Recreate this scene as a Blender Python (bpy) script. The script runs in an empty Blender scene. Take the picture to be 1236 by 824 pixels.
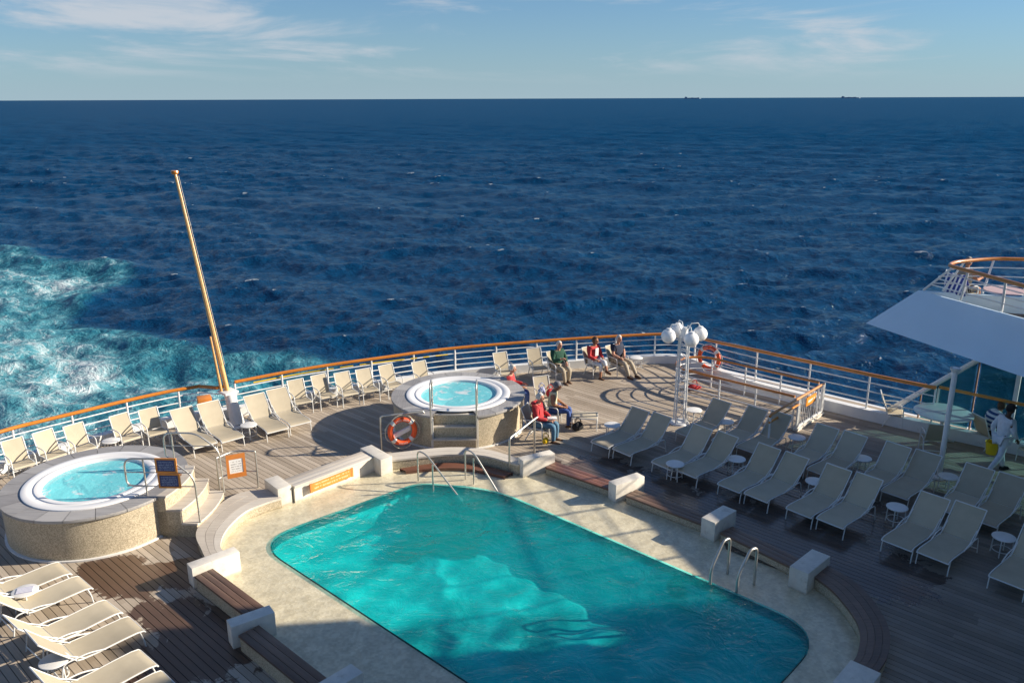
import bpy, bmesh, math, random
import numpy as np
from mathutils import Vector, Matrix

random.seed(7); np.random.seed(7)
R = math.radians
S = bpy.context.scene
C = S.collection

# ------------------------------------------------------------------ camera
H = 9.5                       # eye height above the pool deck (z = 0)
FPX = 1000.0                  # focal length in pixels of a 1236 px wide frame
PITCH = math.atan((412 - 119.0) / FPX)
ROLL = -0.0037
_r = Vector((1, 0, 0)); _f = Vector((0, math.cos(PITCH), -math.sin(PITCH))); _u = Vector((0, math.sin(PITCH), math.cos(PITCH)))
_rr = math.cos(ROLL) * _r + math.sin(ROLL) * _u
_uu = -math.sin(ROLL) * _r + math.cos(ROLL) * _u
cam_d = bpy.data.cameras.new('camera'); cam = bpy.data.objects.new('camera', cam_d); C.objects.link(cam)
cam.matrix_world = Matrix(((_rr.x, _uu.x, -_f.x, 0), (_rr.y, _uu.y, -_f.y, 0), (_rr.z, _uu.z, -_f.z, H), (0, 0, 0, 1)))
cam_d.sensor_width = 36; cam_d.lens = FPX / 1236 * 36; cam_d.clip_start = 0.1; cam_d.clip_end = 200000
S.camera = cam

def at(x, y, z=0.0):
    """world point at height z seen at pixel (x, y) of the photograph: used to measure places"""
    d = _f * FPX + _rr * (x - 618) - _uu * (y - 412)
    t = (z - H) / d.z
    return Vector((0, 0, H)) + d * t

# ship axes: u towards the bow, v towards the starboard rail
TH = R(-43)
AX = Vector((math.cos(TH), math.sin(TH))); BX = Vector((-math.sin(TH), math.cos(TH)))
def W(u, v, z=0.0):
    return Vector((u * AX.x + v * BX.x, u * AX.y + v * BX.y, z))
def UV(p):
    return (p[0] * AX.x + p[1] * AX.y, p[0] * BX.x + p[1] * BX.y)

# ------------------------------------------------------------------ world, sun, exposure
SUN_EL, SUN_AZ = R(22.5), R(6)          # azimuth counted from +X towards +Y
S.view_settings.view_transform = 'Standard'; S.view_settings.look = 'None'
S.view_settings.exposure = 0.92; S.view_settings.gamma = 1.0
S.view_settings.use_curve_mapping = False
world = bpy.data.worlds.new('World'); S.world = world; world.use_nodes = True
wn = world.node_tree.nodes; wl = world.node_tree.links; wn.clear()
def wnode(t, **k):
    n = wn.new(t)
    for a, b in k.items(): setattr(n, a, b)
    return n
sky = wnode('ShaderNodeTexSky', sky_type='NISHITA', sun_disc=False)
sky.sun_elevation = SUN_EL; sky.sun_rotation = math.pi / 2 - SUN_AZ
sky.altitude = 0; sky.air_density = 1.0; sky.dust_density = 0.3; sky.ozone_density = 3.0
bg = wnode('ShaderNodeBackground'); bg.inputs['Strength'].default_value = 0.050
outw = wnode('ShaderNodeOutputWorld')
tc = wnode('ShaderNodeTexCoord'); sep = wnode('ShaderNodeSeparateXYZ'); wl.new(tc.outputs['Generated'], sep.inputs[0])
def wmath(op, a, b=None, c=None):
    n = wnode('ShaderNodeMath', operation=op)
    for i, s in enumerate((a, b, c)):
        if s is None: continue
        if isinstance(s, (int, float)): n.inputs[i].default_value = s
        else: wl.new(s, n.inputs[i])
    return n.outputs[0]
zz = wmath('MAXIMUM', sep.outputs['Z'], 0.0)
mp = wnode('ShaderNodeMapping'); mp.inputs['Location'].default_value = (-1.25, -17.04, 4.40); mp.inputs['Scale'].default_value = (2.6, 2.6, 17)
wl.new(tc.outputs['Generated'], mp.inputs[0])
n1 = wnode('ShaderNodeTexNoise'); n1.inputs['Scale'].default_value = 1.5; n1.inputs['Detail'].default_value = 10; n1.inputs['Roughness'].default_value = 0.60; n1.inputs['Distortion'].default_value = 0.5
wl.new(mp.outputs[0], n1.inputs['Vector'])
n2 = wnode('ShaderNodeTexNoise'); n2.inputs['Scale'].default_value = 0.45; n2.inputs['Detail'].default_value = 2
wl.new(mp.outputs[0], n2.inputs['Vector'])
cl = wmath('ADD', wmath('MULTIPLY', n1.outputs['Fac'], 0.80), wmath('MULTIPLY', n2.outputs['Fac'], 0.45))
mr = wnode('ShaderNodeMapRange', interpolation_type='SMOOTHSTEP'); mr.inputs['From Min'].default_value = 0.625; mr.inputs['From Max'].default_value = 0.80; mr.inputs['To Max'].default_value = 0.85
wl.new(cl, mr.inputs['Value'])
tint = wnode('ShaderNodeMix', data_type='RGBA', blend_type='MULTIPLY'); tint.inputs['Factor'].default_value = 1.0; tint.inputs['B'].default_value = (0.48, 0.84, 1.20, 1)
wl.new(sky.outputs[0], tint.inputs['A'])
hz = wnode('ShaderNodeMix', data_type='RGBA'); hz.inputs['B'].default_value = (4.2, 5.6, 6.6, 1)      # pale sea haze low on the horizon, all round
wl.new(wmath('MULTIPLY', wmath('POWER', 2.718, wmath('MULTIPLY', zz, -10.0)), 0.80), hz.inputs['Factor']); wl.new(tint.outputs['Result'], hz.inputs['A'])
mixc = wnode('ShaderNodeMix', data_type='RGBA'); mixc.inputs['B'].default_value = (6.2, 6.6, 7.2, 1)
fade = wnode('ShaderNodeMapRange', interpolation_type='SMOOTHSTEP'); fade.inputs['From Min'].default_value = 0.012; fade.inputs['From Max'].default_value = 0.05; wl.new(zz, fade.inputs['Value'])
wl.new(wmath('MULTIPLY', mr.outputs['Result'], fade.outputs['Result']), mixc.inputs['Factor']); wl.new(hz.outputs['Result'], mixc.inputs['A'])
wl.new(mixc.outputs['Result'], bg.inputs['Color']); wl.new(bg.outputs[0], outw.inputs[0])

sun_d = bpy.data.lights.new('sun', 'SUN'); sun = bpy.data.objects.new('sun', sun_d); C.objects.link(sun)
sun_d.energy = 5.0; sun_d.angle = R(0.53); sun_d.color = (1.0, 0.89, 0.74)
SUNV = Vector((math.cos(SUN_EL) * math.cos(SUN_AZ), math.cos(SUN_EL) * math.sin(SUN_AZ), math.sin(SUN_EL)))
sun.rotation_euler = SUNV.to_track_quat('Z', 'Y').to_euler()
sun.location = SUNV * 60

# ------------------------------------------------------------------ material helpers
def mat(name):
    m = bpy.data.materials.new(name); m.use_nodes = True
    nt = m.node_tree; nt.nodes.clear()
    return m, nt
class NT:
    def __init__(s, name):
        s.m, s.t = mat(name); s.n = s.t.nodes; s.l = s.t.links
    def node(s, t, **k):
        n = s.n.new(t)
        for a, b in k.items(): setattr(n, a, b)
        return n
    def put(s, sock, val):
        if isinstance(val, bpy.types.NodeSocket): s.l.new(val, sock)
        else: sock.default_value = val
    def math(s, op, a, b=None, clamp=False):
        n = s.node('ShaderNodeMath', operation=op, use_clamp=clamp)
        s.put(n.inputs[0], a)
        if b is not None: s.put(n.inputs[1], b)
        return n.outputs[0]
    def mix(s, f, a, b):
        n = s.node('ShaderNodeMix', data_type='RGBA')
        s.put(n.inputs['Factor'], f); s.put(n.inputs['A'], a if isinstance(a, bpy.types.NodeSocket) else (*a, 1)); s.put(n.inputs['B'], b if isinstance(b, bpy.types.NodeSocket) else (*b, 1))
        return n.outputs['Result']
    def noise(s, vec, scale, detail=4, rough=0.55, dist=0.0):
        n = s.node('ShaderNodeTexNoise'); n.inputs['Scale'].default_value = scale; n.inputs['Detail'].default_value = detail
        n.inputs['Roughness'].default_value = rough; n.inputs['Distortion'].default_value = dist
        if vec is not None: s.l.new(vec, n.inputs['Vector'])
        return n.outputs['Fac']
    def ramp(s, v, a, b, lo=0.0, hi=1.0):
        n = s.node('ShaderNodeMapRange', interpolation_type='SMOOTHSTEP')
        n.inputs['From Min'].default_value = a; n.inputs['From Max'].default_value = b; n.inputs['To Min'].default_value = lo; n.inputs['To Max'].default_value = hi
        s.put(n.inputs['Value'], v); return n.outputs['Result']
    def coord(s, kind='Object'):
        return s.node('ShaderNodeTexCoord').outputs[kind]
    def pos(s): return s.node('ShaderNodeNewGeometry').outputs['Position']
    def mapping(s, vec, scale=(1, 1, 1), rot=(0, 0, 0), loc=(0, 0, 0)):
        n = s.node('ShaderNodeMapping'); n.inputs['Scale'].default_value = scale; n.inputs['Rotation'].default_value = rot; n.inputs['Location'].default_value = loc
        s.l.new(vec, n.inputs[0]); return n.outputs[0]
    def bump(s, h, strength=0.3, dist=0.02, normal=None):
        n = s.node('ShaderNodeBump'); n.inputs['Strength'].default_value = strength; n.inputs['Distance'].default_value = dist
        s.l.new(h, n.inputs['Height'])
        if normal is not None: s.l.new(normal, n.inputs['Normal'])
        return n.outputs[0]
    def bsdf(s, col, rough=0.5, metal=0.0, normal=None, **k):
        n = s.node('ShaderNodeBsdfPrincipled')
        s.put(n.inputs['Base Color'], col if isinstance(col, bpy.types.NodeSocket) else (*col, 1)); s.put(n.inputs['Roughness'], rough); s.put(n.inputs['Metallic'], metal)
        if normal is not None: s.l.new(normal, n.inputs['Normal'])
        for a, b in k.items(): s.put(n.inputs[a.replace('_', ' ')], b)
        return n.outputs[0]
    def out(s, sh, vol=None):
        o = s.node('ShaderNodeOutputMaterial'); s.l.new(sh, o.inputs[0]); return s.m

def paint(name, col, rough=0.45, var=0.12, scale=3.0, bump=0.0, bscale=40, metal=0.0, dirt=None):
    t = NT(name); p = t.coord()
    n = t.noise(p, scale, 5, 0.6)
    rnd = t.node('ShaderNodeObjectInfo').outputs['Random']
    f = t.math('ADD', t.math('MULTIPLY', n, 0.75), t.math('MULTIPLY', rnd, 0.25))
    c = t.mix(t.ramp(f, 0.3, 0.75), tuple(x * (1 - var) for x in col), tuple(min(1, x * (1 + var * 0.6)) for x in col))
    if dirt:
        d = t.ramp(t.noise(t.pos(), 5.0, 6, 0.7), 0.55, 0.72)
        c = t.mix(t.math('MULTIPLY', d, 0.6), c, dirt)
    nm = t.bump(t.noise(p, bscale, 3), bump, 0.01) if bump else None
    return t.out(t.bsdf(c, rough, metal, nm))

M = {}
M['white'] = paint('white_paint', (0.76, 0.76, 0.74), 0.38, 0.07, 1.5, dirt=(0.62, 0.58, 0.5))
M['white_wall'] = paint('white_wall_paint', (0.80, 0.80, 0.78), 0.4, 0.05, 0.6)
M['tube'] = paint('white_coated_tube', (0.68, 0.68, 0.65), 0.32, 0.08, 4)
M['tabletop'] = paint('white_tabletop', (0.72, 0.71, 0.68), 0.4, 0.06, 6)
M['steel'] = paint('brushed_steel', (0.55, 0.53, 0.48), 0.42, 0.1, 8, metal=0.85)
gm_ = NT('opal_globe'); M['globe'] = gm_.out(gm_.bsdf((0.88, 0.87, 0.84), 0.3, Subsurface_Weight=1.0, Subsurface_Radius=(1, 1, 1), Subsurface_Scale=0.18))
M['dark'] = paint('dark_rubber', (0.03, 0.03, 0.035), 0.6)
M['hull'] = paint('hull_paint', (0.7, 0.7, 0.7), 0.4, 0.08, 0.3)
M['block'] = paint('cream_block_paint', (0.70, 0.655, 0.57), 0.55, 0.16, 5, 0.2, 60, dirt=(0.42, 0.37, 0.28))
M['orange_sign'] = paint('orange_sign', (0.64, 0.22, 0.045), 0.45, 0.12, 8)
M['yellow'] = paint('yellow_paint', (0.80, 0.52, 0.01), 0.45, 0.1, 5)
M['buoy_orange'] = paint('lifebuoy_orange', (0.78, 0.09, 0.015), 0.5, 0.15, 9)
M['buoy_white'] = paint('lifebuoy_white', (0.75, 0.73, 0.68), 0.5)
M['rope'] = paint('rope', (0.65, 0.58, 0.45), 0.8)
M['sign_blue'] = None

def wood(name, c0, c1, rough=0.5, along='x', coat=0.0, sc=1.0):
    t = NT(name); p = t.coord()
    rnd = t.node('ShaderNodeObjectInfo').outputs['Random']
    off = t.node('ShaderNodeCombineXYZ'); t.l.new(t.math('MULTIPLY', rnd, 37.0), off.inputs[0]); t.l.new(t.math('MULTIPLY', rnd, 91.0), off.inputs[1])
    add = t.node('ShaderNodeVectorMath', operation='ADD'); t.l.new(p, add.inputs[0]); t.l.new(off.outputs[0], add.inputs[1])
    s = (1.2, 28, 28) if along == 'x' else (28, 28, 1.2)
    v = t.mapping(add.outputs[0], tuple(q * sc for q in s))
    g = t.noise(v, 1.0, 6, 0.65, 0.3)
    big = t.noise(add.outputs[0], 0.9, 4, 0.6)
    f = t.math('ADD', t.math('MULTIPLY', g, 0.55), t.math('ADD', t.math('MULTIPLY', big, 0.3), t.math('MULTIPLY', rnd, 0.22)))
    c = t.mix(t.ramp(f, 0.32, 0.72), c0, c1)
    return t.out(t.bsdf(c, rough, 0, t.bump(g, 0.25, 0.004), Coat_Weight=coat, Coat_Roughness=0.15))
M['varnish'] = wood('varnished_teak', (0.42, 0.135, 0.012), (0.70, 0.26, 0.028), 0.32, coat=0.4)
M['varnish_pale'] = wood('pale_varnished_spar', (0.46, 0.24, 0.075), (0.68, 0.40, 0.14), 0.35, coat=0.3)
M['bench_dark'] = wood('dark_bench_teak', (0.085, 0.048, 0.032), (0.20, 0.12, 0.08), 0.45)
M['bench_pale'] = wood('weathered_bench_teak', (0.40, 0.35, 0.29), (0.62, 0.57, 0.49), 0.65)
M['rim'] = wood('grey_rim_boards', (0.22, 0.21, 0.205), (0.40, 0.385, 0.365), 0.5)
M['red_wood'] = wood('reddish_wet_wood', (0.12, 0.045, 0.03), (0.26, 0.12, 0.075), 0.25)
M['upper_deck'] = wood('upper_deck_boards', (0.10, 0.075, 0.055), (0.2, 0.15, 0.11), 0.6)

def mosaic(name, c0, c1, cell=0.028, rough=0.5):
    t = NT(name); p = t.coord()
    vo = t.node('ShaderNodeTexVoronoi', feature='F1'); vo.inputs['Scale'].default_value = 1 / cell / 1.0; vo.inputs['Randomness'].default_value = 0.35
    t.l.new(p, vo.inputs['Vector'])
    sx = t.node('ShaderNodeSeparateColor'); t.l.new(vo.outputs['Color'], sx.inputs[0])
    big = t.noise(p, 1.3, 5, 0.6)
    f = t.math('ADD', t.math('MULTIPLY', sx.outputs[0], 0.6), t.math('MULTIPLY', big, 0.5))
    c = t.mix(t.ramp(f, 0.2, 0.9), c0, c1)
    return t.out(t.bsdf(c, rough, 0, t.bump(vo.outputs['Distance'], 0.3, 0.006)))
M['mosaic'] = mosaic('stone_mosaic', (0.30, 0.25, 0.17), (0.56, 0.48, 0.34), 0.017)
M['cream_tile'] = mosaic('cream_shelf_mosaic', (0.70, 0.62, 0.44), (0.82, 0.745, 0.56), 0.05, 0.35)
M['basin'] = mosaic('turquoise_pool_tile', (0.02, 0.58, 0.58), (0.05, 0.73, 0.72), 0.06, 0.4)
M['basin_line'] = paint('dark_teal_tile', (0.01, 0.14, 0.14), 0.3)
M['shell'] = paint('white_acrylic', (0.80, 0.79, 0.77), 0.25, 0.05, 2)
M['shell_in'] = paint('pale_blue_acrylic', (0.28, 0.76, 0.80), 0.3, 0.08, 3)

def sling():
    t = NT('beige_sling_fabric'); p = t.coord()
    w = t.noise(t.mapping(p, (240, 240, 240)), 1.0, 2)
    b = t.noise(p, 3.0, 4); rnd = t.node('ShaderNodeObjectInfo').outputs['Random']
    f = t.math('ADD', t.math('MULTIPLY', b, 0.6), t.math('MULTIPLY', rnd, 0.4))
    c = t.mix(t.ramp(f, 0.2, 0.8), (0.40, 0.345, 0.245), (0.52, 0.455, 0.33))
    c = t.mix(t.math('MULTIPLY', w, 0.25), c, (0.35, 0.3, 0.22))
    return t.out(t.bsdf(c, 0.75, 0, t.bump(w, 0.25, 0.002)))
M['sling'] = sling()

# teak deck with wet patches
WET = [(at(130, 690), 1.0), (at(165, 700), 0.9), (at(225, 690), 0.9), (at(215, 745), 0.9), (at(180, 735), 0.45), (at(262, 770), 1.6), (at(205, 800), 1.0),
       (at(870, 625), 2.0), (at(930, 640), 2.2), (at(1000, 670), 2.2), (at(790, 590), 1.7), (at(720, 565), 1.2), (at(1060, 690), 1.6), (at(660, 560), 0.6), (at(850, 570), 1.7), (at(960, 600), 1.8), (at(1030, 620), 1.4)]
def deckmat():
    t = NT('teak_deck'); p = t.coord(); g = t.pos()
    rnd = t.node('ShaderNodeObjectInfo').outputs['Random']
    off = t.node('ShaderNodeCombineXYZ'); t.l.new(t.math('MULTIPLY', rnd, 53.0), off.inputs[0]); t.l.new(t.math('MULTIPLY', rnd, 17.0), off.inputs[1])
    add = t.node('ShaderNodeVectorMath', operation='ADD'); t.l.new(p, add.inputs[0]); t.l.new(off.outputs[0], add.inputs[1])
    gr = t.noise(t.mapping(add.outputs[0], (0.9, 34, 1)), 1.0, 6, 0.7, 0.2)
    # butt lengths of a few metres with their own tone
    fl = t.node('ShaderNodeSeparateXYZ'); t.l.new(add.outputs[0], fl.inputs[0])
    seg = t.math('FLOOR', t.math('MULTIPLY', fl.outputs[0], 0.31))
    wn_ = t.node('ShaderNodeTexWhiteNoise', noise_dimensions='2D'); cb = t.node('ShaderNodeCombineXYZ'); t.l.new(seg, cb.inputs[0]); t.l.new(rnd, cb.inputs[1]); t.l.new(cb.outputs[0], wn_.inputs['Vector'])
    blot = t.noise(g, 0.55, 5, 0.6)
    f = t.math('ADD', t.math('MULTIPLY', gr, 0.4), t.math('ADD', t.math('MULTIPLY', wn_.outputs['Value'], 0.28), t.math('MULTIPLY', blot, 0.42)))
    c = t.mix(t.ramp(f, 0.25, 0.85), (0.27, 0.215, 0.155), (0.52, 0.44, 0.345))
    spot = t.ramp(t.noise(g, 2.2, 6, 0.7), 0.62, 0.75)
    c = t.mix(t.math('MULTIPLY', spot, 0.45), c, (0.17, 0.13, 0.10))
    # wet areas
    acc = None
    for cpt, rad in WET:
        d = t.node('ShaderNodeVectorMath', operation='DISTANCE'); t.l.new(g, d.inputs[0]); d.inputs[1].default_value = cpt
        q = t.ramp(d.outputs['Value'], rad * 1.25, 0.0)
        acc = q if acc is None else t.math('MAXIMUM', acc, q)
    wn2 = t.noise(g, 1.9, 6, 0.68, 0.8)
    wet = t.ramp(t.math('ADD', t.math('MULTIPLY', acc, 0.62), t.math('MULTIPLY', wn2, 1.05)), 0.74, 0.80)
    wetc = t.mix(blot, (0.035, 0.018, 0.012), (0.13, 0.062, 0.032))
    c = t.mix(t.math('MULTIPLY', wet, 0.92), c, wetc)
    damp_shade = None  # damp plus painted shade, darkening the planks right of the pool
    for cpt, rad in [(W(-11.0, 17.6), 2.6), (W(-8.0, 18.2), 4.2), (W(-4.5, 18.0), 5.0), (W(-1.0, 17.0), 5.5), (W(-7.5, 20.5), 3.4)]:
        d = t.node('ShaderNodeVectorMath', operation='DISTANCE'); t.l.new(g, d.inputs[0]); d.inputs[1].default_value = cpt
        q = t.ramp(d.outputs['Value'], rad * 1.2, rad * 0.55); damp_shade = q if damp_shade is None else t.math('MAXIMUM', damp_shade, q)
    damp_shade = t.math('MULTIPLY', damp_shade, t.ramp(t.noise(g, 0.8, 5, 0.6), 0.2, 0.62, 0.46, 0.72))
    c = t.mix(damp_shade, c, t.mix(t.ramp(f, 0.25, 0.85), (0.070, 0.060, 0.054), (0.155, 0.137, 0.122)))
    ro = t.math('SUBTRACT', t.math('SUBTRACT', 0.72, t.math('MULTIPLY', damp_shade, 0.22)), t.math('MULTIPLY', wet, 0.40))
    return t.out(t.bsdf(c, ro, 0, t.bump(gr, 0.2, 0.004)))
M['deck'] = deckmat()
M['caulk'] = paint('deck_caulk', (0.045, 0.04, 0.037), 0.8)

def water(name, tint, dif, diff_amt, scale, bump, caust=0.5, cl=0.35, foam=0.0, sss=0.0, refl=0.9):
    """pool water: see-through with bump ripples and caustic light painted into its tint"""
    t = NT(name); p = t.pos()
    a = t.noise(t.mapping(p, (1, 1.25, 1), (0, 0, 0.6)), scale, 4, 0.6, 1.2)
    b = t.noise(p, scale * 3.1, 3, 0.55, 0.6)
    h = t.math('ADD', a, t.math('MULTIPLY', b, 0.35))
    nm = t.bump(h, 1.0, bump)
    # focused light: bright veins painted into the see-through tint
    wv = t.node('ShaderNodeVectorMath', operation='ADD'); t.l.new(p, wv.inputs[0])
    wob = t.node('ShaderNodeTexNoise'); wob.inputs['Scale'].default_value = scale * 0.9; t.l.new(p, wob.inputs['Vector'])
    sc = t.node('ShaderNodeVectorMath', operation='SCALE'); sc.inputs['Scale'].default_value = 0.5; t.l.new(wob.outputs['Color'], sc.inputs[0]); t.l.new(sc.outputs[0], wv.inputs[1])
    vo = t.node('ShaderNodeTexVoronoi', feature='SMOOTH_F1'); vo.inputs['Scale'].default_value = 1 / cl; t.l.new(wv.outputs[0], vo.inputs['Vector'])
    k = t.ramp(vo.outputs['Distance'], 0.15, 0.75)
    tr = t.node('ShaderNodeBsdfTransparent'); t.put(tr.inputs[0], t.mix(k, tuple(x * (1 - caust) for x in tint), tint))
    if sss:
        df = t.node('ShaderNodeBsdfPrincipled'); df.inputs['Base Color'].default_value = (*dif, 1); df.inputs['Roughness'].default_value = 0.6; df.inputs['Specular IOR Level'].default_value = 0.0
        df.inputs['Subsurface Weight'].default_value = 1.0; df.inputs['Subsurface Radius'].default_value = (0.05, 1.0, 0.95); df.inputs['Subsurface Scale'].default_value = sss
        t.l.new(t.bump(h, 1.0, bump), df.inputs['Normal'])
    else:
        df = t.node('ShaderNodeBsdfDiffuse'); df.inputs[0].default_value = (*dif, 1); t.l.new(nm, df.inputs['Normal'])
    m1 = t.node('ShaderNodeMixShader')
    if foam:
        fo = t.ramp(t.noise(p, 2.0, 6, 0.65, 1.5), 0.53, 0.68, diff_amt, foam)
        t.l.new(fo, m1.inputs[0])
        t.put(df.inputs[0], t.mix(t.ramp(fo, diff_amt, foam), dif, (0.75, 0.8, 0.8)))
    else: m1.inputs[0].default_value = diff_amt
    t.l.new(tr.outputs[0], m1.inputs[1]); t.l.new(df.outputs[0], m1.inputs[2])
    gl = t.node('ShaderNodeBsdfGlossy'); gl.inputs['Roughness'].default_value = 0.04; t.l.new(nm, gl.inputs['Normal'])
    lw = t.node('ShaderNodeLayerWeight'); t.l.new(nm, lw.inputs['Normal'])
    m2 = t.node('ShaderNodeMixShader'); t.l.new(t.math('ADD', 0.02, t.math('MULTIPLY', t.math('POWER', lw.outputs['Facing'], 5.0), refl)), m2.inputs[0]); t.l.new(m1.outputs[0], m2.inputs[1]); t.l.new(gl.outputs[0], m2.inputs[2])
    return t.out(m2.outputs[0])
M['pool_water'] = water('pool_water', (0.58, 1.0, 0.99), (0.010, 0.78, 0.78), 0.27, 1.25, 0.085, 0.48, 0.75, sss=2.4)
M['film_water'] = water('shallow_water', (1.0, 1.0, 0.98), (0.6, 0.58, 0.45), 0.03, 3.0, 0.022, 0.15, 0.17, refl=0.5)
M['spa_water'] = water('spa_water', (0.90, 1.0, 1.0), (0.25, 0.84, 0.90), 0.58, 2.4, 0.02, 0.15, 0.3, foam=0.8)

def glass():
    t = NT('teal_glass')
    tr = t.node('ShaderNodeBsdfTransparent'); tr.inputs[0].default_value = (0.38, 0.58, 0.62, 1)
    gl = t.node('ShaderNodeBsdfGlossy'); gl.inputs['Roughness'].default_value = 0.02
    lw = t.node('ShaderNodeLayerWeight')
    m = t.node('ShaderNodeMixShader'); t.l.new(t.math('ADD', 0.03, t.math('MULTIPLY', t.math('POWER', lw.outputs['Facing'], 5.0), 0.8)), m.inputs[0]); t.l.new(tr.outputs[0], m.inputs[1]); t.l.new(gl.outputs[0], m.inputs[2])
    d_ = t.node('ShaderNodeBsdfDiffuse'); d_.inputs[0].default_value = (0.06, 0.30, 0.36, 1)
    m3 = t.node('ShaderNodeMixShader'); m3.inputs[0].default_value = 0.22; t.l.new(m.outputs[0], m3.inputs[1]); t.l.new(d_.outputs[0], m3.inputs[2])
    return t.out(m3.outputs[0])
M['glass'] = glass()

def cloth(name, c, var=0.25, bs=14):
    t = NT(name); p = t.coord()
    n = t.noise(p, bs, 4, 0.6)
    col = t.mix(t.ramp(n, 0.3, 0.7), tuple(x * (1 - var) for x in c), c)
    return t.out(t.bsdf(col, 0.85, 0, t.bump(n, 0.6, 0.02)))
def stripes(name, c0, c1, freq, axis=2, width=0.5, skew=0.0):
    t = NT(name); sp = t.node('ShaderNodeSeparateXYZ'); t.l.new(t.coord(), sp.inputs[0])
    base = sp.outputs[axis]
    if skew: base = t.math('ADD', base, t.math('MULTIPLY', sp.outputs[(axis + 1) % 3], skew))
    f = t.math('FRACT', t.math('ADD', t.math('MULTIPLY', base, freq), 50.0))
    return t.out(t.bsdf(t.mix(t.math('GREATER_THAN', f, width), c0, c1), 0.85))
def printed(name, ground, ink, fx, fz, lo, hi, rough=0.45):
    """flat print too small to read: rows of short strokes (object x / z)"""
    t = NT(name); p = t.coord('Generated'); sp = t.node('ShaderNodeSeparateXYZ'); t.l.new(p, sp.inputs[0])
    row = t.math('FRACT', t.math('MULTIPLY', sp.outputs[2], fz))
    inrow = t.math('GREATER_THAN', row, 0.52)
    wd = t.math('GREATER_THAN', t.noise(t.mapping(p, (fx, 1, fz)), 1.0, 1), 0.46)
    b = t.math('MULTIPLY', t.math('GREATER_THAN', sp.outputs[0], lo), t.math('LESS_THAN', sp.outputs[0], 1 - lo))
    b2 = t.math('MULTIPLY', t.math('GREATER_THAN', sp.outputs[2], hi), t.math('LESS_THAN', sp.outputs[2], 1 - hi))
    f = t.math('MULTIPLY', t.math('MULTIPLY', inrow, wd), t.math('MULTIPLY', b, b2))
    return t.out(t.bsdf(t.mix(t.math('MULTIPLY', f, 0.85), ground, ink), rough))
M['sign_blue'] = printed('blue_notice', (0.012, 0.045, 0.17), (0.25, 0.35, 0.5), 22, 7, 0.08, 0.08)
M['sign_white'] = printed('white_notice', (0.80, 0.79, 0.76), (0.35, 0.33, 0.33), 16, 6, 0.1, 0.12)
M['sign_strip'] = printed('orange_notice', (0.66, 0.25, 0.04), (0.72, 0.50, 0.25), 30, 2.2, 0.06, 0.15)
M['gate_sign'] = printed('gate_notice', (0.80, 0.27, 0.015), (0.85, 0.82, 0.78), 8, 1.55, 0.14, 0.28)
M['mark'] = paint('white_marking', (0.7, 0.68, 0.62), 0.6)

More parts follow.
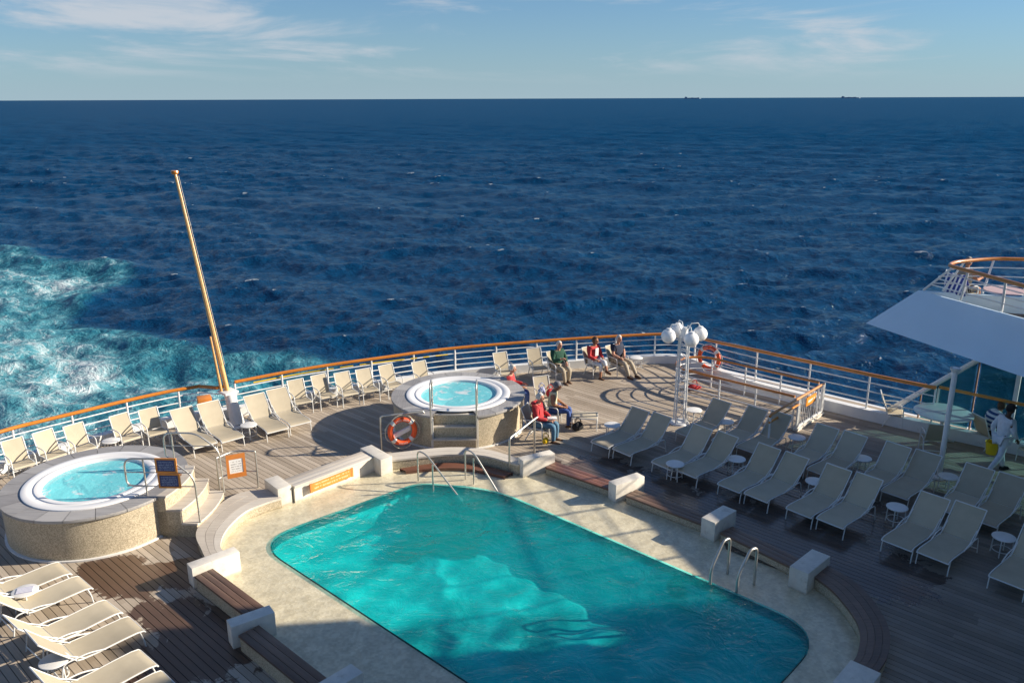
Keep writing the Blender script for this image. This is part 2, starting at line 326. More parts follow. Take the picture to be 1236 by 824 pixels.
# ------------------------------------------------------------------ mesh helpers
class MB:
    def __init__(s): s.v = []; s.f = []
    def add(s, vs, fs):
        o = len(s.v); s.v += [tuple(p) for p in vs]; s.f += [tuple(i + o for i in f) for f in fs]; return s
    def box(s, x0, x1, y0, y1, z0, z1):
        return s.add([(x0, y0, z0), (x1, y0, z0), (x1, y1, z0), (x0, y1, z0), (x0, y0, z1), (x1, y0, z1), (x1, y1, z1), (x0, y1, z1)],
                     [(3, 2, 1, 0), (4, 5, 6, 7), (0, 1, 5, 4), (1, 2, 6, 5), (2, 3, 7, 6), (3, 0, 4, 7)])
    def hexa(s, bot, top):
        n = len(bot)
        return s.add(list(bot) + list(top), [tuple(range(n - 1, -1, -1)), tuple(range(n, 2 * n))] + [(i, (i + 1) % n, n + (i + 1) % n, n + i) for i in range(n)])
    def prism(s, poly, z0, z1):
        return s.hexa([(p[0], p[1], z0) for p in poly], [(p[0], p[1], z1) for p in poly])
    def tube(s, path, r, n=8, closed=False, cap=True):
        P = [Vector(p) for p in path]; m = len(P)
        rs = r if isinstance(r, (list, tuple)) else [r] * m
        vs = []; prev = None
        for i, p in enumerate(P):
            if closed: d = P[(i + 1) % m] - P[i - 1]
            else: d = P[min(i + 1, m - 1)] - P[max(i - 1, 0)]
            d.normalize()
            if prev is None:
                ref = Vector((0, 0, 1)) if abs(d.z) < 0.9 else Vector((1, 0, 0))
                a = d.cross(ref).normalized()
            else:
                a = (prev - d * prev.dot(d)); a = a.normalized() if a.length > 1e-6 else d.orthogonal().normalized()
            prev = a; b = d.cross(a)
            for k in range(n):
                th = 2 * math.pi * k / n
                vs.append(p + (a * math.cos(th) + b * math.sin(th)) * rs[i])
        fs = []
        for i in range(m if closed else m - 1):
            j = (i + 1) % m
            for k in range(n):
                k2 = (k + 1) % n
                fs.append((i * n + k, i * n + k2, j * n + k2, j * n + k))
        if cap and not closed:
            fs.append(tuple(range(n - 1, -1, -1))); fs.append(tuple((m - 1) * n + k for k in range(n)))
        return s.add(vs, fs)
    def lathe(s, prof, n=48, a0=0.0, a1=2 * math.pi, c=(0, 0)):
        full = abs(a1 - a0 - 2 * math.pi) < 1e-6; k = n if full else n + 1; m = len(prof); vs = []; fs = []
        for i in range(k):
            a = a0 + (a1 - a0) * i / n
            for (r, z) in prof: vs.append((c[0] + r * math.cos(a), c[1] + r * math.sin(a), z))
        for i in range(n):
            j = (i + 1) % k
            for q in range(m - 1): fs.append((i * m + q, j * m + q, j * m + q + 1, i * m + q + 1))
        return s.add(vs, fs)
    def ball(s, c, r, nu=12, nv=8, sc=(1, 1, 1)):
        vs = []; fs = []
        for i in range(nv + 1):
            ph = math.pi * i / nv
            for j in range(nu):
                th = 2 * math.pi * j / nu
                vs.append((c[0] + r * sc[0] * math.sin(ph) * math.cos(th), c[1] + r * sc[1] * math.sin(ph) * math.sin(th), c[2] + r * sc[2] * math.cos(ph)))
        for i in range(nv):
            for j in range(nu): fs.append((i * nu + j, (i + 1) * nu + j, (i + 1) * nu + (j + 1) % nu, i * nu + (j + 1) % nu))
        return s.add(vs, fs)
    def mesh(s, name, m=None, smooth=True, bevel=0.0):
        me = bpy.data.meshes.new(name); me.from_pydata(s.v, [], s.f); me.validate(); me.update()
        bm = bmesh.new(); bm.from_mesh(me)
        bmesh.ops.remove_doubles(bm, verts=bm.verts, dist=1e-5)
        bmesh.ops.recalc_face_normals(bm, faces=bm.faces)
        if bevel: bmesh.ops.bevel(bm, geom=bm.edges[:], offset=bevel, segments=2, profile=0.6, affect='EDGES')
        bm.to_mesh(me); bm.free()
        if smooth:
            me.polygons.foreach_set('use_smooth', [True] * len(me.polygons)); me.set_sharp_from_angle(angle=R(38))
        if m is not None: me.materials.append(m)
        return me
    def build(s, name, m, parent=None, loc=(0, 0, 0), rotz=0.0, smooth=True, bevel=0.0):
        return link(name, s.mesh(name, m, smooth, bevel), parent, loc, rotz)
def link(name, me, parent=None, loc=(0, 0, 0), rotz=0.0):
    o = bpy.data.objects.new(name, me); C.objects.link(o); o.location = loc; o.rotation_euler = (0, 0, rotz)
    if parent is not None: o.parent = parent
    return o
def tag(o, label=None, cat=None, group=None, kind=None):
    if label: o['label'] = label
    if cat: o['category'] = cat
    if group: o['group'] = group
    if kind: o['kind'] = kind
    return o
def thing(name, label, cat, loc=(0, 0, 0), rotz=0.0, group=None):
    o = bpy.data.objects.new(name, None); o.empty_display_size = 0.2; C.objects.link(o); o.location = loc; o.rotation_euler = (0, 0, rotz)
    return tag(o, label, cat, group)
def copy_tree(o, parent=None, kids=None):
    c = o.copy(); C.objects.link(c)
    if parent is not None: c.parent = parent
    for ch in o.children: copy_tree(ch, c)
    return c
def place(proto, used, loc, rotz, label, group=None):
    """first call moves the built thing itself, later calls copy it with its parts"""
    o = proto if not used else copy_tree(proto)
    used.append(1)
    o.location = loc; o.rotation_euler = (0, 0, rotz); o['label'] = label
    if proto.name.startswith('sun_lounger'):
        a = R(random.uniform(-4.0, 3.0)); pv = Vector((1.18, 0, 0.35)); m3 = Matrix.Rotation(a, 3, 'Y'); q = pv - m3 @ pv
        for ch in o.children:
            if ch.name.startswith(('back_sling', 'back_rail', 'back_cross')): ch.rotation_euler = (0, a, 0); ch.location = q
    if group: o['group'] = group
    return o
def arc(c, r, a0, a1, n, ax=(1, 0, 0), ay=(0, 0, 1)):
    c = Vector(c); ax = Vector(ax); ay = Vector(ay)
    return [c + ax * (r * math.cos(a0 + (a1 - a0) * i / n)) + ay * (r * math.sin(a0 + (a1 - a0) * i / n)) for i in range(n + 1)]
def fillet(pts, r, n=5):
    """polyline with its inner corners rounded"""
    P = [Vector(p) for p in pts]; out = [P[0]]
    for i in range(1, len(P) - 1):
        a = (P[i - 1] - P[i]); b = (P[i + 1] - P[i]); q = min(r, a.length * 0.48, b.length * 0.48)
        p0 = P[i] + a.normalized() * q; p1 = P[i] + b.normalized() * q
        for k in range(n + 1):
            t = k / n; out.append(p0 * (1 - t) ** 2 + P[i] * 2 * t * (1 - t) + p1 * t * t)
    out.append(P[-1]); return out
def spline(pts, n=6):
    """Catmull-Rom through points"""
    P = [Vector(p) for p in pts]; P = [2 * P[0] - P[1]] + P + [2 * P[-1] - P[-2]]; out = []
    for i in range(1, len(P) - 2):
        for k in range(n):
            t = k / n; a, b, c, d = P[i - 1], P[i], P[i + 1], P[i + 2]
            out.append(0.5 * ((2 * b) + (c - a) * t + (2 * a - 5 * b + 4 * c - d) * t * t + (3 * b - a - 3 * c + d) * t ** 3))
    out.append(P[-2]); return out
def resample(P, step):
    P = [Vector(p) for p in P]; L = [0]
    for i in range(1, len(P)): L.append(L[-1] + (P[i] - P[i - 1]).length)
    n = max(1, round(L[-1] / step)); out = []
    for k in range(n + 1):
        d = L[-1] * k / n; i = 0
        while i < len(P) - 2 and L[i + 1] < d: i += 1
        t = (d - L[i]) / max(1e-9, L[i + 1] - L[i]); out.append(P[i].lerp(P[i + 1], t))
    return out

# ================================================================== SEA
SEA = -11.0
def build_sea():
    hs = H - SEA
    tans = np.concatenate([np.linspace(1.9, 0.72, 60)[:-1], np.linspace(0.72, 0.30, 190)[:-1], np.linspace(0.30, 0.10, 250)[:-1], np.linspace(0.10, 0.0022, 270), np.array([0.0015, 0.001, 0.0007, 0.0005, 0.00036, 0.00026])])
    rad = hs / tans
    az = np.concatenate([np.linspace(-41, 41, 640), np.linspace(41, 319, 92)[1:-1]]) * math.pi / 180
    na, nr = len(az), len(rad)
    daz = np.abs(np.roll(az, -1) - az); daz[daz > 3] = 2 * math.pi - daz[daz > 3]; daz = np.maximum(daz, np.roll(daz, 1))
    dr = np.gradient(rad)
    A, Rr = np.meshgrid(az, rad, indexing='ij')
    X = np.sin(A) * Rr; Y = np.cos(A) * Rr
    sp = np.maximum(dr[None, :] * 0.55, daz[:, None] * Rr * 0.8)
    Z = np.zeros_like(X); DX = np.zeros_like(X); DY = np.zeros_like(X); J = np.zeros_like(X)
    rng = np.random.default_rng(11)
    N = 84
    lam = np.exp(np.linspace(math.log(1.1), math.log(46), N))
    for i, L in enumerate(lam):
        k = 2 * math.pi / L
        spread = 0.85 if L < 4 else (0.62 if L < 20 else 0.4)
        d = R(258) + rng.normal(0, spread)
        kx, ky = k * math.cos(d), k * math.sin(d)
        amp = 0.0074 * (L if L < 5 else 5 * (L / 5) ** 0.45) * rng.uniform(0.6, 1.3)
        q = np.clip((L / np.maximum(sp, 1e-3) - 1.5) / 1.6, 0, 1)
        ph = kx * X + ky * Y + rng.uniform(0, 6.28)
        c, s = np.cos(ph), np.sin(ph)
        Z += amp * q * c
        DX -= 0.75 * amp * q * s * math.cos(d); DY -= 0.75 * amp * q * s * math.sin(d)
        J += q * amp * k * c
    # wake behind the stern: churned band astern, edge scalloped
    U = X * AX.x + Y * AX.y; V = X * BX.x + Y * BX.y
    ast = np.clip((-U - 20) / 12, 0, 1)
    edge = 34.5 + 2.2 * np.sin(U / 9.0 + 1) + 1.7 * np.sin(U / 4.1 + 2.2) + 5.5 * np.clip((-U - 82) / 14, 0, 1) - 5.0 * np.exp(-((U + 84) / 7.0) ** 2) + np.clip((-U - 100), 0, 1e9) * 0.02
    lo = -9 - 2.0 * np.sin(U / 8.0) - 4 * np.clip((-U - 60) / 40, 0, 1)
    wake = ast * np.clip((edge - V) / 9.0, 0, 1) * np.clip((V - lo) / 9.0, 0, 1)
    wake *= np.clip(1.15 - (-U - 40) / 900.0, 0.25, 1)
    lip = ast * np.exp(-((V - edge + 3.0) / 2.6) ** 2) * np.clip(1 - (-U - 110) / 160, 0.0, 1)
    chop = np.clip(wake, 0, 1)
    Z += 0.25 * chop * (np.sin(X * 0.9 + 1.7 * np.sin(Y * 0.55)) * np.sin(Y * 1.1 + 1.3 * np.sin(X * 0.7))) * np.clip(1.2 - sp, 0, 1) + 0.5 * lip * np.clip(1.5 - sp, 0, 1)
    rough = 1.0 / (1.0 + (Rr / 2600.0) ** 2)
    cap = np.clip((J - 0.50) / 0.18, 0, 1) * np.clip((Z - 0.27) / 0.3, 0, 1) * rough
    far = np.clip((Rr - 50) / 420.0, 0, 1) ** 0.6
    X2, Y2, Z2 = X + DX, Y + DY, Z + SEA
    co = np.stack([X2, Y2, Z2], -1).reshape(-1, 3).astype(np.float32)
    idx = np.arange(na * nr).reshape(na, nr); nx = np.roll(idx, -1, 0)
    q = np.stack([idx[:, :-1], idx[:, 1:], nx[:, 1:], nx[:, :-1]], -1).reshape(-1, 4)
    me = bpy.data.meshes.new('sea'); me.vertices.add(len(co)); me.vertices.foreach_set('co', co.ravel())
    me.loops.add(q.size); me.loops.foreach_set('vertex_index', q.ravel().astype(np.int32))
    me.polygons.add(len(q)); me.polygons.foreach_set('loop_start', (np.arange(len(q)) * 4).astype(np.int32)); me.polygons.foreach_set('loop_total', np.full(len(q), 4, np.int32))
    me.update(); me.validate()
    me.polygons.foreach_set('use_smooth', [True] * len(me.polygons))
    for nm, ar in (('wake', wake), ('lip', lip), ('cap', cap), ('far', far)):
        a = me.attributes.new(nm, 'FLOAT', 'POINT'); a.data.foreach_set('value', ar.ravel().astype(np.float32))
    return me
def sea_mat():
    t = NT('sea_water'); g = t.pos()
    def attr(n): return t.node('ShaderNodeAttribute', attribute_name=n).outputs['Fac']
    wake, lip, cap = attr('wake'), attr('lip'), attr('cap')
    v = t.mapping(g, (1, 1, 0.3), (0, 0, -TH))
    # foam lace on the churned water
    va = t.mapping(v, (0.62, 1.0, 1))
    f1 = t.noise(va, 0.13, 6, 0.58, 0.9)
    f2 = t.noise(va, 0.75, 7, 0.74, 0.7)
    vein = t.math('ABSOLUTE', t.math('SUBTRACT', t.noise(va, 0.34, 5, 0.58, 1.4), 0.5))
    veins = t.ramp(vein, 0.05, 0.0)
    patch = t.noise(v, 0.07, 4, 0.6, 0.8)
    fs = t.math('ADD', t.math('MULTIPLY', f1, 0.50), t.math('ADD', t.math('MULTIPLY', f2, 0.47), t.math('MULTIPLY', veins, 0.07)))
    fs = t.math('ADD', fs, t.math('ADD', t.math('MULTIPLY', patch, 0.30), t.math('MULTIPLY', lip, 0.17)))
    fm = t.math('ADD', fs, t.math('MULTIPLY', t.math('SUBTRACT', wake, 1.0), 0.35))
    foam = t.math('MULTIPLY', t.ramp(fm, 0.645, 0.86), t.ramp(t.math('ADD', wake, lip), 0.05, 0.3))
    soft = t.math('MULTIPLY', t.ramp(fm, 0.30, 0.70), t.ramp(wake, 0.0, 0.4))
    capn = t.noise(t.mapping(g, (1.0, 1.6, 1)), 0.8, 5, 0.7, 1.0)
    caps = t.math('MULTIPLY', t.ramp(t.math('ADD', t.math('MULTIPLY', cap, 0.5), capn), 0.72, 0.9), t.ramp(cap, 0.02, 0.2))
    deep = t.mix(t.noise(g, 0.02, 3), (0.001, 0.030, 0.084), (0.0015, 0.038, 0.104))
    c = t.mix(soft, deep, (0.026, 0.185, 0.235))
    c = t.mix(t.math('MULTIPLY', t.math('MULTIPLY', soft, t.ramp(fm, 0.50, 0.75)), 0.7), c, (0.17, 0.42, 0.47))
    fo = t.math('MAXIMUM', foam, t.math('MULTIPLY', caps, 0.55))
    c = t.mix(t.math('MULTIPLY', fo, 0.9), c, (0.70, 0.74, 0.74))
    # small ripples
    b1 = t.noise(t.mapping(g, (1, 1, 1), (0, 0, 0.5)), 0.75, 5, 0.62, 0.5)
    b2 = t.noise(t.mapping(g, (0.5, 1.2, 1), (0, 0, -0.35)), 2.6, 4, 0.6, 0.3)
    b3 = t.noise(t.mapping(g, (0.6, 1.1, 1), (0, 0, 0.2)), 6.5, 3, 0.6, 0.3)
    hgt = t.math('ADD', t.math('ADD', b1, t.math('MULTIPLY', b3, 0.12)), t.math('ADD', t.math('MULTIPLY', b2, 0.50), t.math('MULTIPLY', fo, 0.15)))
    nm = t.bump(hgt, 1.0, 0.42)
    far = attr('far')
    ro = t.math('ADD', t.math('ADD', 0.065, t.math('MULTIPLY', far, 0.16)), t.math('MULTIPLY', fo, 0.5))
    spc = t.math('SUBTRACT', 0.44, t.math('MULTIPLY', far, 0.34))
    pb_ = t.bsdf(c, ro, 0, nm, IOR=1.333, Specular_IOR_Level=spc)
    dfu = t.node('ShaderNodeBsdfDiffuse'); t.l.new(nm, dfu.inputs['Normal']); t.l.new(t.mix(0.5, c, (0.002, 0.060, 0.150)), dfu.inputs[0])       # unresolved far wavelets: upwelling blue instead of mirror glare
    ms = t.node('ShaderNodeMixShader'); t.l.new(t.math('MULTIPLY', far, 0.80), ms.inputs[0]); t.l.new(pb_, ms.inputs[1]); t.l.new(dfu.outputs[0], ms.inputs[2])
    return t.out(ms.outputs[0])
sea = link('sea', build_sea()); sea.data.materials.append(sea_mat())
tag(sea, 'dark blue open sea with a foaming turquoise wake at left', None, None, 'structure')

# ================================================================== HULL AND DECK
STERN = [UV(at(x, y, 1.1)) for x, y in [(0, 521), (50, 508), (100, 496), (150, 484), (200, 473), (240, 466)]] + \
        [UV(at(x, y, 1.1)) for x, y in [(283, 461), (340, 450), (400, 440), (465, 431), (530, 422), (595, 416), (660, 411), (720, 407), (765, 404.5)]]
PORT = [(-17.5, -3.2), (-20.2, -1.9), (-22.2, 0.4), (-23.3, 3.2)]
CORN = [(-16.25, 25.25), (-15.75, 25.72), (-15.0, 25.98)]
RAIL = PORT + STERN + CORN
OUT = [(4.5, -3.6), (-16.5, -3.6)] + RAIL + [(-14.0, 26.05), (4.5, 26.05)]
def grow(poly, d):
    n = len(poly); out = []
    for i in range(n):
        a, b, c = Vector(poly[i - 1]), Vector(poly[i]), Vector(poly[(i + 1) % n])
        e1 = (b - a).normalized(); e2 = (c - b).normalized(); nn = Vector((e1.y, -e1.x)) + Vector((e2.y, -e2.x))
        nn.normalize(); out.append((b.x + nn.x * d, b.y + nn.y * d))
    return out
def area(p): return sum(p[i - 1][0] * p[i][1] - p[i][0] * p[i - 1][1] for i in range(len(p)))
sgn = 1 if area(OUT) > 0 else -1
DECK = grow(OUT, 0.12 * sgn); HULLP = grow(OUT, 0.30 * sgn)
# pool outlines in ship coordinates
def rnd_poly(pts, n=5):
    """closed polygon with rounded corners: (u, v, radius)"""
    out = []; m = len(pts)
    for i in range(m):
        a, b, c = Vector(pts[i - 1][:2]), Vector(pts[i][:2]), Vector(pts[(i + 1) % m][:2]); r = pts[i][2]
        if r == 0: out.append((b.x, b.y)); continue
        p0 = b + (a - b).normalized() * r; p1 = b + (c - b).normalized() * r
        for k in range(n + 1):
            t = k / n; q = p0 * (1 - t) ** 2 + b * 2 * t * (1 - t) + p1 * t * t; out.append((q.x, q.y))
    return out
DEEP = rnd_poly([(-15.55, 8.15, 1.1), (-4.75, 8.15, 1.1), (-4.75, 13.62, 1.1), (-13.4, 13.68, 0.9), (-15.1, 12.6, 0.4)], 8)
SHELF = [(-15.3, 6.75), (-15.75, 7.1), (-16.3, 7.7), (-16.8, 8.6), (-16.75, 9.4), (-16.75, 12.35), (-16.2, 13.0), (-15.6, 14.1), (-14.7, 14.65), (-13.5, 14.95),
         (-13.2, 15.35), (-8.1, 15.45), (-7.6, 15.1), (-5.9, 15.05), (-5.5, 15.0), (-4.8, 14.75), (-4.1, 14.0), (-3.8, 13.1), (-3.9, 12.0), (-3.9, 5.9), (-12.4, 6.1), (-12.6, 6.5)]
def cross(poly, v):
    r = []
    for i in range(len(poly)):
        (u0, v0), (u1, v1) = poly[i - 1], poly[i]
        if (v0 <= v < v1) or (v1 <= v < v0): r.append(u0 + (u1 - u0) * (v - v0) / (v1 - v0))
    return sorted(r)
def near(poly, v, u, lim=0.7):
    c = cross(poly, v)
    if not c: return u
    b = min(c, key=lambda q: abs(q - u)); return b if abs(b - u) < lim else u
deck_mb = MB(); PL = 0.14; GAP = 0.0065
strips = []
v = -3.72
while v < 26.2:
    vm = v + PL / 2
    o = cross(DECK, vm)
    if len(o) >= 2:
        h = cross(SHELF, vm); segs = []
        if len(h) >= 2: segs = [(o[0], DECK, h[0], SHELF), (h[-1], SHELF, o[-1], DECK)]
        else: segs = [(o[0], DECK, o[-1], DECK)]
        for (u0, p0, u1, p1) in segs:
            if u1 - u0 < 0.15: continue
            if p0 is SHELF and v < 10.5: continue
            strips.append((v, u0, p0, u1, p1))
    v += PL
for (v, u0, p0, u1, p1) in strips:
    q = [(near(p0, v, u0), v), (near(p1, v, u1), v), (near(p1, v + PL, u1), v + PL), (near(p0, v + PL, u0), v + PL)]
    w = [W(a, b, -0.014) for a, b in q]; deck_mb.add(w, [(0, 1, 2, 3)])
deck = deck_mb.build('deck', M['caulk'], smooth=False); tag(deck, 'weathered teak pool deck at the stern', None, None, 'structure')
for (v, u0, p0, u1, p1) in strips:
    a, b = v + GAP, v + PL - GAP
    q = [(near(p0, a, u0), a), (near(p1, a, u1), a), (near(p1, b, u1), b), (near(p0, b, u0), b)]
    oz = random.uniform(-0.0012, 0.0012)
    m = MB(); m.hexa([(x - u0, y - v, -0.012) for x, y in q], [(x - u0, y - v, oz) for x, y in q])
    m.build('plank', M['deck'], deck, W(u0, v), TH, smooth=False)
hb = MB(); n = len(HULLP)
hb.add([W(a, b, -0.03) for a, b in HULLP] + [W(a * 1.0, b * 1.0, SEA - 1) for a, b in HULLP], [(i, (i + 1) % n, n + (i + 1) % n, n + i) for i in range(n)])
i0 = len(hb.v)
inn = grow(OUT, -0.05 * sgn)
hb.add([W(a, b, -0.03) for a, b in HULLP] + [W(a, b, -0.03) for a, b in inn], [(i, (i + 1) % n, n + (i + 1) % n, n + i) for i in range(n)])
hull = hb.build('ship_hull', M['hull'], smooth=False); tag(hull, 'white hull side below the deck edge', None, None, 'structure')

# ================================================================== POOL
def ring_mesh(outer, inner, z):
    bm = bmesh.new()
    for lp in (outer, inner):
        vs = [bm.verts.new(W(a, b, z)) for a, b in lp]
        for i in range(len(vs)): bm.edges.new((vs[i - 1], vs[i]))
    bmesh.ops.triangle_fill(bm, use_beauty=True, edges=bm.edges[:])
    [f.normal_flip() for f in bm.faces if (f.normal_update() or f.normal.z < 0)]
    me = bpy.data.meshes.new('ring'); bm.to_mesh(me); bm.free(); return me
me = ring_mesh(SHELF, DEEP, -0.03); me.materials.append(M['cream_tile'])
shelf = link('pool_shelf', me); tag(shelf, 'shallow cream tiled shelf around the pool', None, None, 'structure')
DEPTH = -0.85
bz = MB(); n = len(DEEP)
bz.add([W(a, b, -0.03) for a, b in DEEP] + [W(a, b, DEPTH) for a, b in DEEP], [(i, (i + 1) % n, n + (i + 1) % n, n + i) for i in range(n)])
fu = np.linspace(-15.7, -4.7, 110); fv = np.linspace(8.05, 13.75, 58); g0 = len(bz.v)
def fz(u_, v_):  # floor waves added so shadow edges wobble as if refracted
    return DEPTH + 0.055 * (math.sin(3.1 * u_ + 1.7 * math.sin(2.3 * v_)) * math.sin(2.7 * v_ + 1.3 * math.sin(1.9 * u_)) + 0.6 * math.sin(6.3 * u_ - 4.1 * v_) * math.sin(5.2 * v_ + 2.2 * u_))
bz.add([W(u_, v_, fz(u_, v_)) for u_ in fu for v_ in fv], [(i * 58 + j, (i + 1) * 58 + j, (i + 1) * 58 + j + 1, i * 58 + j + 1) for i in range(109) for j in range(57)])
basin = bz.build('pool_basin', M['basin'], smooth=True); tag(basin, 'turquoise tiled deep part of the pool', None, None, 'structure')
ln = MB()
ins = grow(DEEP, (-0.035 if area(DEEP) > 0 else 0.035))
ln.add([W(a, b, -0.025) for a, b in ins] + [W(a, b, -0.22) for a, b in ins], [(i, (i + 1) % n, n + (i + 1) % n, n + i) for i in range(n)])
ln.build('edge_tile_band', M['basin_line'], basin, smooth=False)
# floor drains and inlet grilles, entry steps
for (px, py, r) in [(490, 668, 0.42), (655, 636, 0.2), (822, 712, 0.22)]:
    c = at(px, py, DEPTH if r > 0.3 else -0.6)
    if r > 0.3:
        g = MB().lathe([(0.0, DEPTH + 0.10), (r, DEPTH + 0.10), (r + 0.04, DEPTH - 0.06)], 20, c=(c.x, c.y))
        for k in range(5): g.box(c.x - r * 0.9, c.x + r * 0.9, c.y - 0.3 + k * 0.15 - 0.02, c.y - 0.3 + k * 0.15 + 0.02, DEPTH + 0.10, DEPTH + 0.12)
    else:
        u_, v_ = UV(c); wc = W(u_, 13.60, -0.45)
        g = MB().tube([wc, wc - Vector((BX.x, BX.y, 0)) * 0.05], r, 14)
    g.build('drain_grille', M['dark'], basin)
M['step_dark'] = wood('dark_submerged_steps', (0.018, 0.014, 0.012), (0.075, 0.05, 0.04), 0.4)
for k in range(4):
    e0, e1 = 0.06 + 0.46 * k, 0.06 + 0.46 * (k + 1)
    dn = Vector((0.62, -0.78))                      # from the far corner into the pool
    pa, pb = Vector((-15.0, 12.52)) + Vector((0.05, -0.02)), Vector((-13.55, 13.55)) + Vector((0.0, -0.06))
    q4 = [pa + dn * e0, pb + dn * e0, pb + dn * e1, pa + dn * e1]
    MB().prism([W(p.x, p.y)[:2] for p in q4], DEPTH - 0.08, -0.12 - 0.19 * k).build('pool_step', M['step_dark'], basin, smooth=False)
# water: one sheet over the deep part, one over the shelf, both at the same level
DI = grow(DEEP, (-0.045 if area(DEEP) > 0 else 0.045)); nd = len(DEEP)
wb = bmesh.new(); tv = [wb.verts.new(W(a, b, 0.012)) for a, b in DEEP]; lv = [wb.verts.new(W(a, b, -3.6)) for a, b in DI]
wb.faces.new(tv); fb_ = wb.faces.new(lv[::-1]); fb_.material_index = 1
for i in range(nd):
    f_ = wb.faces.new((tv[i], lv[i], lv[(i + 1) % nd], tv[(i + 1) % nd])); f_.material_index = 1
bmesh.ops.recalc_face_normals(wb, faces=wb.faces)
wme = bpy.data.meshes.new('pool_water'); wb.to_mesh(wme); wb.free()
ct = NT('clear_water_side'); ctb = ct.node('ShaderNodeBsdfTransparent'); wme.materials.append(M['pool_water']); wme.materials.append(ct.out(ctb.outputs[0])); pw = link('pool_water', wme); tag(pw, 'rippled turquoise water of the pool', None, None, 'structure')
me = ring_mesh(SHELF, DEEP, 0.012); me.materials.append(M['film_water'])
sw = link('shelf_water', me); tag(sw, 'shallow clear water over the pool shelf', None, None, 'structure')

# benches and blocks round the pool
def bench(name, label, p0, p1, width, z, top, rows=3, side='mosaic', group='benches along the pool edge', thick=0.05):
    """straight bench: p0 -> p1 is the edge nearer the deck centreline (ship coords), width to its left side"""
    a = W(*p0); b = W(*p1); L = (b - a).length; rz = math.atan2(b.y - a.y, b.x - a.x)
    t = thing(name, label, 'bench', a, rz, group)
    MB().box(0.0, L, 0.03, width - 0.03, -0.03, z - thick).build('stone_body', M[side], t, smooth=False)
    wd = width / rows
    for k in range(rows):
        MB().box(0.0, L, k * wd + 0.004, (k + 1) * wd - 0.004, z - thick, z).build('plank', M[top], t, bevel=0.006)
    return t
def curved(name, label, outer, inner, z, top, rows=3, side='mosaic'):
    O = spline([W(*p) for p in outer], 6); I = spline([W(*p) for p in inner], 6); m = len(O)
    t = thing(name, label, 'bench', W(*outer[len(outer) // 2]), 0, 'curved pool surrounds')
    c0 = t.location.copy()
    def band(f0, f1, z0, z1):
        mb = MB()
        for i in range(m - 1):
            q = [O[i].lerp(I[i], f0), O[i + 1].lerp(I[i + 1], f0), O[i + 1].lerp(I[i + 1], f1), O[i].lerp(I[i], f1)]
            q = [p - c0 for p in q]
            mb.add([(p.x, p.y, z0) for p in q] + [(p.x, p.y, z1) for p in q], [(4, 5, 6, 7), (0, 1, 5, 4), (2, 3, 7, 6)] + ([(3, 0, 4, 7)] if i == 0 else []) + ([(1, 2, 6, 5)] if i == m - 2 else []))
        return mb
    band(0.05, 0.95, -0.03, z - 0.05).build('stone_body', M[side], t)
    for k in range(rows): band((k + 0.02) / rows, (k + 0.98) / rows, z - 0.05, z).build('plank', M[top], t)
    return t
def block(label, c, lu, lv, rot, z=0.45, group='cream blocks on the pool edge'):
    t = MB().box(-lu / 2, lu / 2, -lv / 2, lv / 2, -0.03, z).build('pool_edge_block', M['block'], None, W(*c), TH + rot, bevel=0.009)
    return tag(t, label, 'block', group)
block('cream block at the left end of the upper dark bench, left of pool', (-14.85, 6.87), 0.28, 1.0, R(-6))
block('cream block between the two dark benches left of pool', (-12.46, 6.33), 0.29, 0.80, R(-12))
block('cream block at the bottom edge where the lower dark bench ends', (-9.86, 6.40), 0.33, 0.75, 0)
block('cream block where the pale bench meets the curved surround by the orange notice', (-16.95, 9.68), 0.75, 0.36, R(-6))
block('cream block beside the lifebuoy stand at the far pool edge', (-16.6, 12.45), 1.02, 0.36, R(-6))
block('cream block beside the steel stair handrail right of the pool steps', (-13.3, 15.2), 0.28, 0.98, R(-18))
block('cream block nearest the two lit loungers, second along the right pool edge', (-10.72, 15.65), 0.29, 0.92, R(-14))
block('cream block midway along the right pool edge, in shade', (-8.12, 15.58), 0.36, 0.86, R(-4))
block('cream block beyond the pool ladder at the curve of the surround', (-5.75, 15.05), 0.40, 0.95, R(-3))
block('cream block at the bottom right corner of the pool', (-3.68, 12.15), 0.50, 0.75, 0)
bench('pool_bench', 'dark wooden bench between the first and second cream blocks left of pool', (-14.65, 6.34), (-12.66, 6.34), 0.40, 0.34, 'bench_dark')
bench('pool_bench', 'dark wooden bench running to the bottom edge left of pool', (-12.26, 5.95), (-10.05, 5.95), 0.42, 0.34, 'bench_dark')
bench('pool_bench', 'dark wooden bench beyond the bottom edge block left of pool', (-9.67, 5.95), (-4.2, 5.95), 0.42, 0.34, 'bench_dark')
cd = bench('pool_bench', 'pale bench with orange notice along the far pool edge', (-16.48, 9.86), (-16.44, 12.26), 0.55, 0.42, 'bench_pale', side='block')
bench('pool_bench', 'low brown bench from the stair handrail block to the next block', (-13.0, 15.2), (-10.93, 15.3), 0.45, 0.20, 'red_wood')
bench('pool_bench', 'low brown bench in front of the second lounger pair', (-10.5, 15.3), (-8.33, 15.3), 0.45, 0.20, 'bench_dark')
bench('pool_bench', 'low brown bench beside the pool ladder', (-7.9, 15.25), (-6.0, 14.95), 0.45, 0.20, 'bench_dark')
curved('curved_surround', 'curved weathered wooden surround at the left pool corner beside hot tub steps', [(-15.1, 6.85), (-15.65, 7.0), (-16.45, 7.28), (-17.1, 7.95), (-17.5, 8.85), (-17.2, 9.5)],
       [(-15.1, 7.3), (-15.5, 7.36), (-16.05, 7.8), (-16.5, 8.5), (-16.55, 9.0), (-16.5, 9.5)], 0.25, 'bench_pale')
